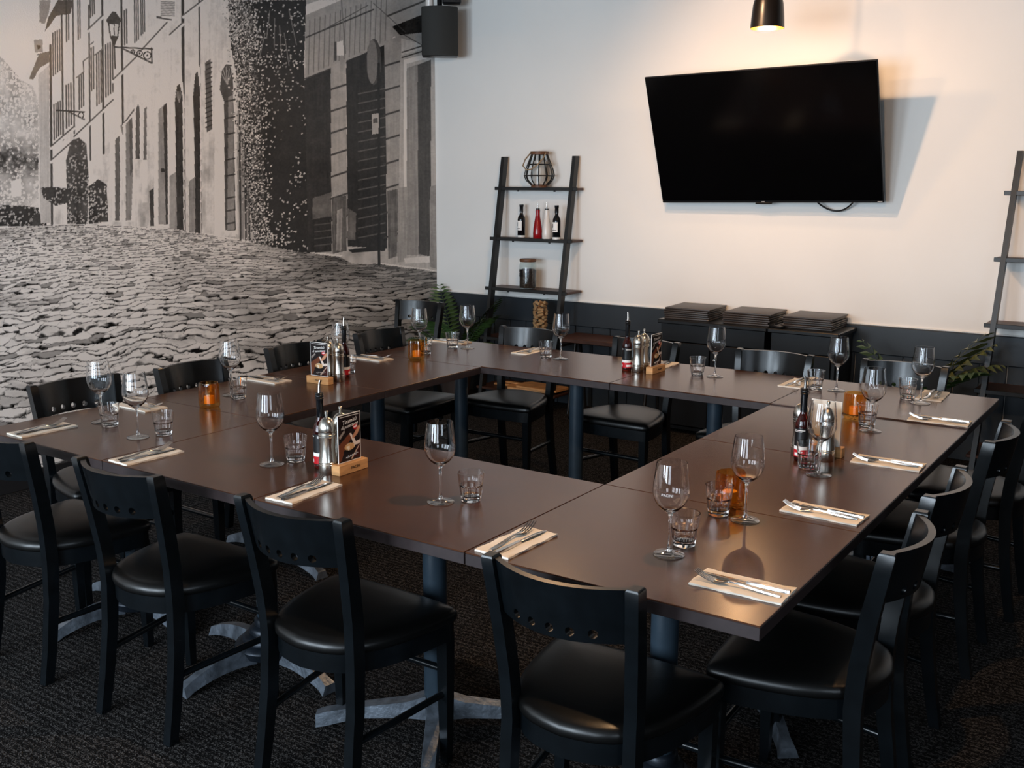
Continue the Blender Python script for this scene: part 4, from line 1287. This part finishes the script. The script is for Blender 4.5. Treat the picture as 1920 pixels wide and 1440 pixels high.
# ------------------------------------------------------------------ ladder shelves
def make_ladder(x0, x1, label, splay=0.0):
    """legs lean on the back wall; shelves between"""
    L = empty('ladder_shelf', ((x0 + x1) / 2, Y_BACK, 0))
    tag(L, label, 'shelf', 'leaning ladder shelves')
    W2 = (x1 - x0) / 2
    H = 1.83
    slope = 0.17
    yl = lambda z: -0.045 - slope * (H - z)
    for s in (-1, 1):
        bm = bmesh.new()
        sweep_rect(bm, [[(s * (W2 + splay * (H - z) / H) + a, yl(z) + b_, z) for a, b_ in ((-0.014, -0.032), (0.014, -0.032), (0.014, 0.022), (-0.014, 0.022))] for z in (0, H)])
        finish(bm, 'leg', MATS['shelf_black'], L, 0)
    for z in (1.605, 1.235, 0.865, 0.495):
        w = W2 + 0.05 + splay * (H - z) / H
        bm = bmesh.new(); box(bm, -w, w, yl(z) - 0.018, -0.018, z - 0.018, z, 0.003)
        sh = finish(bm, 'shelf_board', MATS['shelf_wood'], L)
        bm = bmesh.new(); box(bm, -w, w, yl(z) - 0.030, yl(z) - 0.0185, z - 0.021, z + 0.004, 0.002); finish(bm, 'front_lip', MATS['shelf_black'], sh)
        bm = bmesh.new()
        for x in (-0.16, 0.16):
            lathe(bm, [(0, -0.03), (0.008, -0.03), (0.008, -0.0185), (0, -0.0185)], 12, off=(x, yl(z) - 0.01, z))
        finish(bm, 'fixing_bolt', MATS['shelf_black'], sh)
    w = W2 + 0.04 + splay * 0.93
    bm = bmesh.new(); box(bm, -w, w, yl(0.125) - 0.03, -0.018, 0.107, 0.125, 0.003); finish(bm, 'shelf_board', MATS['shelf_wood'], L)
    return L
make_ladder(-4.50, -3.88, 'dark ladder shelf beside the mural, holding lantern, bottles and jar')
make_ladder(-0.975, -0.33, 'dark ladder shelf at the right picture edge', 0.05)
SH = {z: Y_BACK - 0.045 - 0.17 * (1.83 - z) for z in (1.605, 1.235, 0.865, 0.495)}

# lantern on the top shelf
l_ = empty('lantern', (-4.150, 6.445, 1.606)); tag(l_, 'black ribbed candle lantern with wooden rim on the top shelf', 'lantern')
R_ = lambda z: float(np.interp(z, [0.02, 0.05, 0.085, 0.13, 0.20, 0.24], [0.062, 0.100, 0.116, 0.104, 0.076, 0.060])) * 0.95
bm = bmesh.new(); lathe(bm, [(0, 0), (0.060, 0), (0.062, 0.022), (0, 0.022)], 28); finish(bm, 'wooden_base', MATS['walnut'], l_)
bm = bmesh.new(); lathe(bm, [(0.040, 0.236), (0.066, 0.236), (0.068, 0.258), (0.040, 0.258)], 28, close=True); finish(bm, 'wooden_rim', MATS['walnut'], l_)
for k in range(12):
    a = 2 * PI * k / 12
    bm = bmesh.new(); tube(bm, [(R_(z) * math.cos(a), R_(z) * math.sin(a), z) for z in (0.016, 0.035, 0.05, 0.07, 0.085, 0.105, 0.13, 0.165, 0.20, 0.24)], 0.0042, 6); finish(bm, 'rib', MATS['shelf_black'], l_, 60)
for z in (0.085, 0.165):
    bm = bmesh.new(); lathe(bm, [(R_(z) + 0.003, z - 0.004), (R_(z) + 0.006, z), (R_(z) + 0.003, z + 0.004), (R_(z), z)], 28, close=True); finish(bm, 'hoop', MATS['shelf_black'], l_)
bm = bmesh.new(); lathe(bm, [(0, 0.023), (0.05, 0.023), (0.05, 0.19), (0.047, 0.19), (0.047, 0.026), (0, 0.026)], 28); finish(bm, 'glass_cup', MATS['frosted_glass'], l_, 60)
bm = bmesh.new(); lathe(bm, [(0, 0.0265), (0.032, 0.0265), (0.032, 0.10), (0, 0.102)], 24); finish(bm, 'candle', MATS['white_ceramic'], l_)
bm = bmesh.new(); tube(bm, [(-0.066, -0.02, 0.245), (-0.085, -0.06, 0.20), (-0.082, -0.095, 0.155), (-0.04, -0.112, 0.125), (0.0, -0.112, 0.128), (0.045, -0.098, 0.160), (0.064, -0.055, 0.205), (0.066, -0.02, 0.245)], 0.005, 8); finish(bm, 'rope_handle', MATS['rope'], l_, 60)

# bottles on the second shelf
def make_wine_bottle():
    g = empty('small_bottle')
    bm = bmesh.new(); lathe(bm, [(0, 0), (0.026, 0), (0.029, 0.003), (0.029, 0.135), (0.026, 0.152), (0.016, 0.168), (0.0125, 0.178), (0.0125, 0.190), (0, 0.190)], 28); finish(bm, 'body', MATS['dark_bottle'], g, 45)
    bm = bmesh.new(); lathe(bm, [(0, 0.1902), (0.014, 0.1902), (0.014, 0.228), (0.016, 0.230), (0.016, 0.245), (0, 0.246)], 24); finish(bm, 'capsule', MATS['black_plastic'], g, 45)
    bm = bmesh.new(); lathe(bm, [(0.0292, 0.002), (0.0295, 0.018)], 28); finish(bm, 'clear_base', MATS['print_clear'], g, 45)
    bm = bmesh.new(); band(bm, 0.0296, 0.055, 0.125, -3.4, -0.9, 20); finish(bm, 'paper_label', MATS['print_white'], g, 60)
    bm = bmesh.new(); band(bm, 0.0299, 0.085, 0.105, -3.0, -2.2, 8); band(bm, 0.0299, 0.066, 0.070, -3.2, -1.2, 10); band(bm, 0.0299, 0.106, 0.114, -2.7, -2.2, 6); finish(bm, 'label_print', MATS['print_black'], g, 60)
    return g
wb0 = make_wine_bottle(); wb0.location = (-4.325, 6.475, 1.2355); tag(wb0, 'small dark labelled bottle left of the red cruet', 'bottle', 'bottles on the ladder shelf')
o = copy_tree(wb0); o.location = (-3.972, 6.405, 1.2355); o.rotation_euler = (0, 0, 0.15); tag(o, 'small dark labelled bottle right of the white cruet', 'bottle', 'bottles on the ladder shelf')
def make_cruet(mname):
    g = empty('cruet')
    bm = bmesh.new(); lathe(bm, [(0, 0), (0.030, 0), (0.0335, 0.006), (0.0345, 0.04), (0.032, 0.075), (0.026, 0.115), (0.019, 0.155), (0.0165, 0.18), (0.0175, 0.212), (0, 0.2125)], 28); finish(bm, 'body', MATS[mname], g, 50)
    bm = bmesh.new(); lathe(bm, [(0, 0.2128), (0.0155, 0.2128), (0.0155, 0.220), (0, 0.2205)], 20); st = finish(bm, 'stopper', MATS['black_plastic'], g)
    bm = bmesh.new(); tube(bm, [(0, 0, 0.22), (0, 0, 0.235), (-0.003, 0, 0.262)], [0.006, 0.0045, 0.0035], 10); finish(bm, 'spout', MATS['cutlery_steel'], st, 50)
    return g
o = make_cruet('red_ceramic'); o.location = (-4.140, 6.413, 1.2355); tag(o, 'glossy dark red oil cruet on the second shelf', 'cruet', 'bottles on the ladder shelf')
o = make_cruet('white_ceramic'); o.location = (-4.062, 6.413, 1.2355); tag(o, 'glossy white oil cruet on the second shelf', 'cruet', 'bottles on the ladder shelf')
# coffee jar on the third shelf
j = empty('storage_jar', (-4.215, 6.40, 0.866)); tag(j, 'glass jar of coffee beans with wooden lid on the third shelf', 'jar')
bm = bmesh.new(); lathe(bm, [(0, 0), (0.060, 0), (0.064, 0.005), (0.064, 0.175), (0.058, 0.192), (0.056, 0.198), (0.053, 0.198), (0.055, 0.191), (0.061, 0.174), (0.061, 0.008), (0, 0.005)], 32); finish(bm, 'glass_body', MATS['thin_glass'], j, 50)
bm = bmesh.new(); lathe(bm, [(0, 0.006), (0.0605, 0.009), (0.0605, 0.140), (0.04, 0.146), (0, 0.148)], 32); cf = finish(bm, 'coffee_beans', MATS['coffee'], j, 50); cf['kind'] = 'stuff'
bm = bmesh.new(); lathe(bm, [(0, 0.199), (0.060, 0.199), (0.062, 0.203), (0.062, 0.218), (0.060, 0.221), (0, 0.221)], 32); finish(bm, 'wooden_lid', MATS['walnut'], j, 40)
bm = bmesh.new(); band(bm, 0.0646, 0.09, 0.145, -2.8, -1.7, 10); lb = finish(bm, 'label', MATS['black_plastic'], j, 60)
bm = bmesh.new(); band(bm, 0.0650, 0.118, 0.121, -2.6, -2.0, 8); band(bm, 0.0650, 0.106, 0.108, -2.5, -2.1, 8); finish(bm, 'label_print', MATS['etched_white'], lb, 60)

# low bench between ladder and cabinet, with the glass of corks
b_ = empty('low_bench', (-3.55, 6.36, 0)); tag(b_, 'low brown wooden bench against the dark panelling beside the cabinet', 'bench')
bm = bmesh.new(); box(bm, -0.30, 0.50, -0.15, 0.15, 0.525, 0.555, 0.004); finish(bm, 'bench_top', MATS['shelf_wood'], b_)
for sx in (-0.20, 0.40):
    for sy in (-1, 1):
        bm = bmesh.new(); tube(bm, [(sx, sy * 0.03, 0.525), (sx, sy * 0.125, 0.0)], 0.012, 8); finish(bm, 'leg', MATS['shelf_black'], b_, 50)
VX, VY, VZ = -4.06, 6.335, 0.496
v = empty('cork_vase', (VX, VY, VZ)); tag(v, 'tall clear cylinder vase filled with wine corks', 'vase')
bm = bmesh.new(); lathe(bm, [(0, 0), (0.056, 0), (0.058, 0.003), (0.058, 0.31), (0.0555, 0.31), (0.0555, 0.010), (0, 0.009)], 36); finish(bm, 'glass_cylinder', MATS['thin_glass'], v, 50)
bm = bmesh.new(); lathe(bm, [(0, -0.022), (0.0105, -0.022), (0.0115, -0.020), (0.0115, 0.020), (0.0105, 0.022), (0, 0.022)], 12)
cork0 = finish(bm, 'cork', MATS['cork'], None, 40)
rk = random.Random(5)
n_c = 0
for lay in range(13):
    z = VZ + 0.024 + lay * 0.0212
    rot0 = rk.uniform(0, 6.3)
    spots = [(0.040, rot0 + a * 2 * PI / 4.0 + rk.uniform(-.15, .15)) for a in range(4)] if lay % 2 == 0 else [(0.040, rot0 + a * 2 * PI / 3.0 + rk.uniform(-.2, .2)) for a in range(3)]
    for r, a in spots:
        o = cork0 if n_c == 0 else cork0.copy()
        if n_c:
            COL.objects.link(o)
        tilt = rk.choice((PI / 2, PI / 2, PI / 2 - 0.35, PI / 2 + 0.35))
        o.rotation_euler = (0, tilt, a + PI / 2 + rk.uniform(-0.25, 0.25))
        o.location = (VX + r * math.cos(a), VY + r * math.sin(a), z + rk.uniform(-0.002, 0.004))
        tag(o, 'pale brown wine cork heaped in the tall glass cylinder', 'cork', 'corks in the glass cylinder')
        n_c += 1
# serving boards on the low shelf
for k, (dx, dz, a, lab) in enumerate(((-0.02, 0, 0.08, 'light wooden serving paddle at the bottom of the pair on the low shelf'), (0.06, 0.016, -0.05, 'light wooden serving paddle on top of the pair on the low shelf'))):
    p_ = empty('serving_paddle', (-4.13 + dx, 6.33, 0.126 + dz), a); tag(p_, lab, 'serving board', 'serving paddles')
    bm = bmesh.new(); slab(bm, [(-0.13, -0.10), (0.20, -0.10), (0.22, -0.08), (0.22, 0.08), (0.20, 0.10), (-0.13, 0.10), (-0.16, 0.05), (-0.16, -0.05)], 0, 0.015); finish(bm, 'blade', MATS['pale_wood'], p_)
    bm = bmesh.new(); box(bm, -0.30, -0.158, -0.016, 0.016, 0, 0.015, 0.005); finish(bm, 'handle', MATS['pale_wood'], p_)

# ------------------------------------------------------------------ black cabinets with menu folders
CAB_H = 0.76
for k, (x0, x1, lab) in enumerate(((-3.015, -2.262, 'black sideboard cabinet left of the pair, holding two menu stacks'), (-2.258, -1.815, 'black sideboard cabinet right of the pair, next to the plant'))):
    c = empty('sideboard', ((x0 + x1) / 2, 6.34, 0)); tag(c, lab, 'cabinet', 'black sideboards')
    W2 = (x1 - x0) / 2
    bm = bmesh.new(); box(bm, -W2, W2, -0.20, 0.18, CAB_H - 0.026, CAB_H, 0.005); finish(bm, 'worktop', MATS['cabinet_black'], c)
    bm = bmesh.new()
    box(bm, -W2 + 0.02, -W2 + 0.04, -0.175, 0.165, 0.0, CAB_H - 0.0265); box(bm, W2 - 0.04, W2 - 0.02, -0.175, 0.165, 0.0, CAB_H - 0.0265)
    box(bm, -W2 + 0.04, W2 - 0.04, 0.15, 0.165, 0.03, CAB_H - 0.0265); box(bm, -W2 + 0.04, W2 - 0.04, -0.175, 0.15, 0.03, 0.05)
    box(bm, -W2 + 0.04, W2 - 0.04, -0.175, -0.155, CAB_H - 0.14, CAB_H - 0.0265); box(bm, -W2 + 0.04, W2 - 0.04, -0.165, 0.15, 0.40, 0.415)
    finish(bm, 'carcass', MATS['cabinet_black'], c, 0)
    for s in (-1, 1):
        d = empty('door', (0, 0, 0)); d.parent = c
        xa, xb = (-W2 + 0.042, -0.003) if s < 0 else (0.003, W2 - 0.042)
        bm = bmesh.new(); box(bm, xa, xb, -0.192, -0.176, 0.06, CAB_H - 0.145, 0.003); finish(bm, 'door_panel', MATS['cabinet_black'], d)
        bm = bmesh.new(); lathe(bm, [(0, 0), (0.006, 0), (0.005, 0.012), (0.010, 0.018), (0.010, 0.024), (0, 0.028)], 16)
        bmesh.ops.transform(bm, verts=bm.verts, matrix=Matrix.Translation((xb - 0.04 if s < 0 else xa + 0.04, -0.192, 0.52)) @ Matrix.Rotation(PI / 2, 4, 'X'))
        finish(bm, 'knob', MATS['cutlery_steel'], d, 50)
bm = bmesh.new(); box(bm, -0.155, 0.155, -0.165, 0.165, 0, 0.0118, 0.0035, seg=2)
folder0 = finish(bm, 'menu_folder', MATS['menu_cover'], None, 40)
first = True
for s, (cx, cy, rz, name, n) in enumerate(((-2.835, 6.355, 0.05, 'left', 6), (-2.425, 6.36, 0.02, 'middle', 6), (-2.035, 6.375, 0.0, 'right', 6))):
    for k in range(n):
        o = folder0 if first else folder0.copy()
        if not first:
            COL.objects.link(o)
        first = False
        o.location = (cx + rk.uniform(-.007, .007), cy + rk.uniform(-.007, .007), CAB_H + 0.0005 + k * 0.0130)
        o.rotation_euler = (0, 0, rz + rk.uniform(-.03, .03))
        pos = ['lowest', 'second lowest', 'third lowest', 'third highest', 'second highest', 'topmost'][k]
        tag(o, 'dark leather menu folder, %s of the %s stack on the sideboards' % (pos, name), 'menu', 'menu folders on the sideboards')
o = empty('remote_control', (-2.232, 6.20, CAB_H + 0.0005), -0.5); tag(o, 'slim black remote control between two menu stacks', 'remote')
bm = bmesh.new(); box(bm, -0.075, 0.075, -0.02, 0.02, 0, 0.016, 0.005, seg=2); finish(bm, 'body', MATS['black_plastic'], o)
for k in range(12):
    bm = bmesh.new(); lathe(bm, [(0, 0), (0.0038, 0), (0.003, 0.0018), (0, 0.0018)], 10, off=(-0.055 + 0.02 * (k % 6), -0.008 + 0.016 * (k // 6), 0.0158)); finish(bm, 'button', MATS['menu_cover'], o)

# ------------------------------------------------------------------ plants
def frond(bm, base, direction, length, droop, leaf_len, pairs, rise=0.6, lw=0.18):
    """pinnate leaf: arching stem with paired leaflets"""
    d = Vector(direction).normalized()
    side = d.cross(Vector((0, 0, 1)))
    side = side.normalized() if side.length > 1e-3 else Vector((1, 0, 0))
    pts = []
    N = 14
    for k in range(N + 1):
        t = k / N
        p_ = Vector(base) + d * length * t * (0.55 + 0.2 * t) + Vector((0, 0, 1)) * (length * (rise * t * 1.3 - droop * t * t))
        pts.append(p_)
    tube(bm, pts, [0.0035 * (1 - 0.75 * k / N) for k in range(N + 1)], 5)
    for k in range(pairs):
        t = 0.30 + 0.70 * k / (pairs - 1)
        f_ = t * N; i0 = min(int(f_), N - 1)
        p_ = pts[i0].lerp(pts[i0 + 1], f_ - i0)
        tan = (pts[i0 + 1] - pts[i0]).normalized()
        ll = leaf_len * (0.55 + 0.9 * math.sin(PI * min(1, (t - 0.2) * 1.15))) * (1.0 if k < pairs - 1 else 0.7)
        for s in (-1, 1):
            ldir = (side * s * 0.9 + tan * 0.55 + Vector((0, 0, -0.12))).normalized()
            nrm = ldir.cross(tan).normalized()
            wv = ldir.cross(nrm).normalized() * ll * lw
            up = nrm * ll * 0.06
            a = bm.verts.new(p_); b1 = bm.verts.new(p_ + ldir * ll * 0.42 + wv + up); b2 = bm.verts.new(p_ + ldir * ll * 0.42 - wv + up)
            mid = bm.verts.new(p_ + ldir * ll * 0.45); tip = bm.verts.new(p_ + ldir * ll - Vector((0, 0, ll * 0.12)))
            for q in ((a, b1, mid), (a, mid, b2), (b1, tip, mid), (mid, tip, b2)):
                bm.faces.new(q)

def make_plant(name, loc, fronds, label, leafmats, pot_h=0.36):
    p_ = empty(name, loc); tag(p_, label, 'plant', 'potted plants by the panelling')
    bm = bmesh.new(); lathe(bm, [(0, 0), (0.10, 0), (0.13, pot_h - 0.04), (0.14, pot_h - 0.035), (0.14, pot_h), (0.125, pot_h), (0.118, pot_h - 0.05), (0.0, pot_h - 0.05)], 28); finish(bm, 'pot', MATS['terracotta'], p_, 40)
    bm = bmesh.new(); lathe(bm, [(0, pot_h - 0.03), (0.06, pot_h - 0.034), (0.117, pot_h - 0.045)], 24); finish(bm, 'soil', MATS['soil'], p_)
    for k, (dx, dy, length, droop, rise, ll, pairs, lw) in enumerate(fronds):
        bm = bmesh.new()
        frond(bm, (dx * 0.02, dy * 0.02, pot_h - 0.04), (dx, dy, 0), length, droop, ll, pairs, rise, lw)
        bmesh.ops.recalc_face_normals(bm, faces=bm.faces)
        me = bpy.data.meshes.new('frond'); bm.to_mesh(me); bm.free()
        link('frond', me, MATS[leafmats[k % len(leafmats)]], p_)
    return p_
make_plant('potted_fern', (-4.78, 6.25, 0), [(-1, 0.1, .42, .10, .95, .095, 15, .14), (-0.3, 0.2, .50, .10, 1.0, .095, 16, .14), (0.5, 0.1, .46, .12, 1.0, .10, 16, .14), (1, -0.3, .50, .45, 1.0, .095, 16, .14), (0.8, 0.2, .42, .30, 1.0, .095, 15, .14), (0.2, -1, .44, .35, 1.0, .095, 15, .14), (-0.6, -0.8, .42, .45, .95, .095, 15, .14), (1, -0.1, .45, .60, .85, .095, 15, .14), (0.6, -0.8, .42, .60, .8, .095, 15, .14), (-1, -0.4, .45, .55, .8, .095, 15, .14)], 'green fern in the corner behind the spare chair', ['leaf'], 0.27)
make_plant('potted_philodendron', (-1.38, 6.24, 0), [(-1, 0.05, .40, .22, 1.0, .11, 8, .15), (0.5, -0.1, .48, .20, 1.02, .15, 8, .15), (0.9, 0.1, .50, .36, 1.0, .13, 9, .13), (1, -0.4, .50, .55, .95, .13, 8, .15), (0.3, -1, .42, .45, .95, .14, 8, .15), (-0.4, -0.7, .40, .35, .95, .12, 8, .15), (1, 0.2, .56, .60, .95, .12, 9, .13), (0.6, -0.6, .44, .70, .85, .13, 8, .15)], 'green philodendron with jagged leaves between cabinet and right ladder', ['leaf', 'leaf_olive', 'leaf_olive', 'leaf'], 0.32)
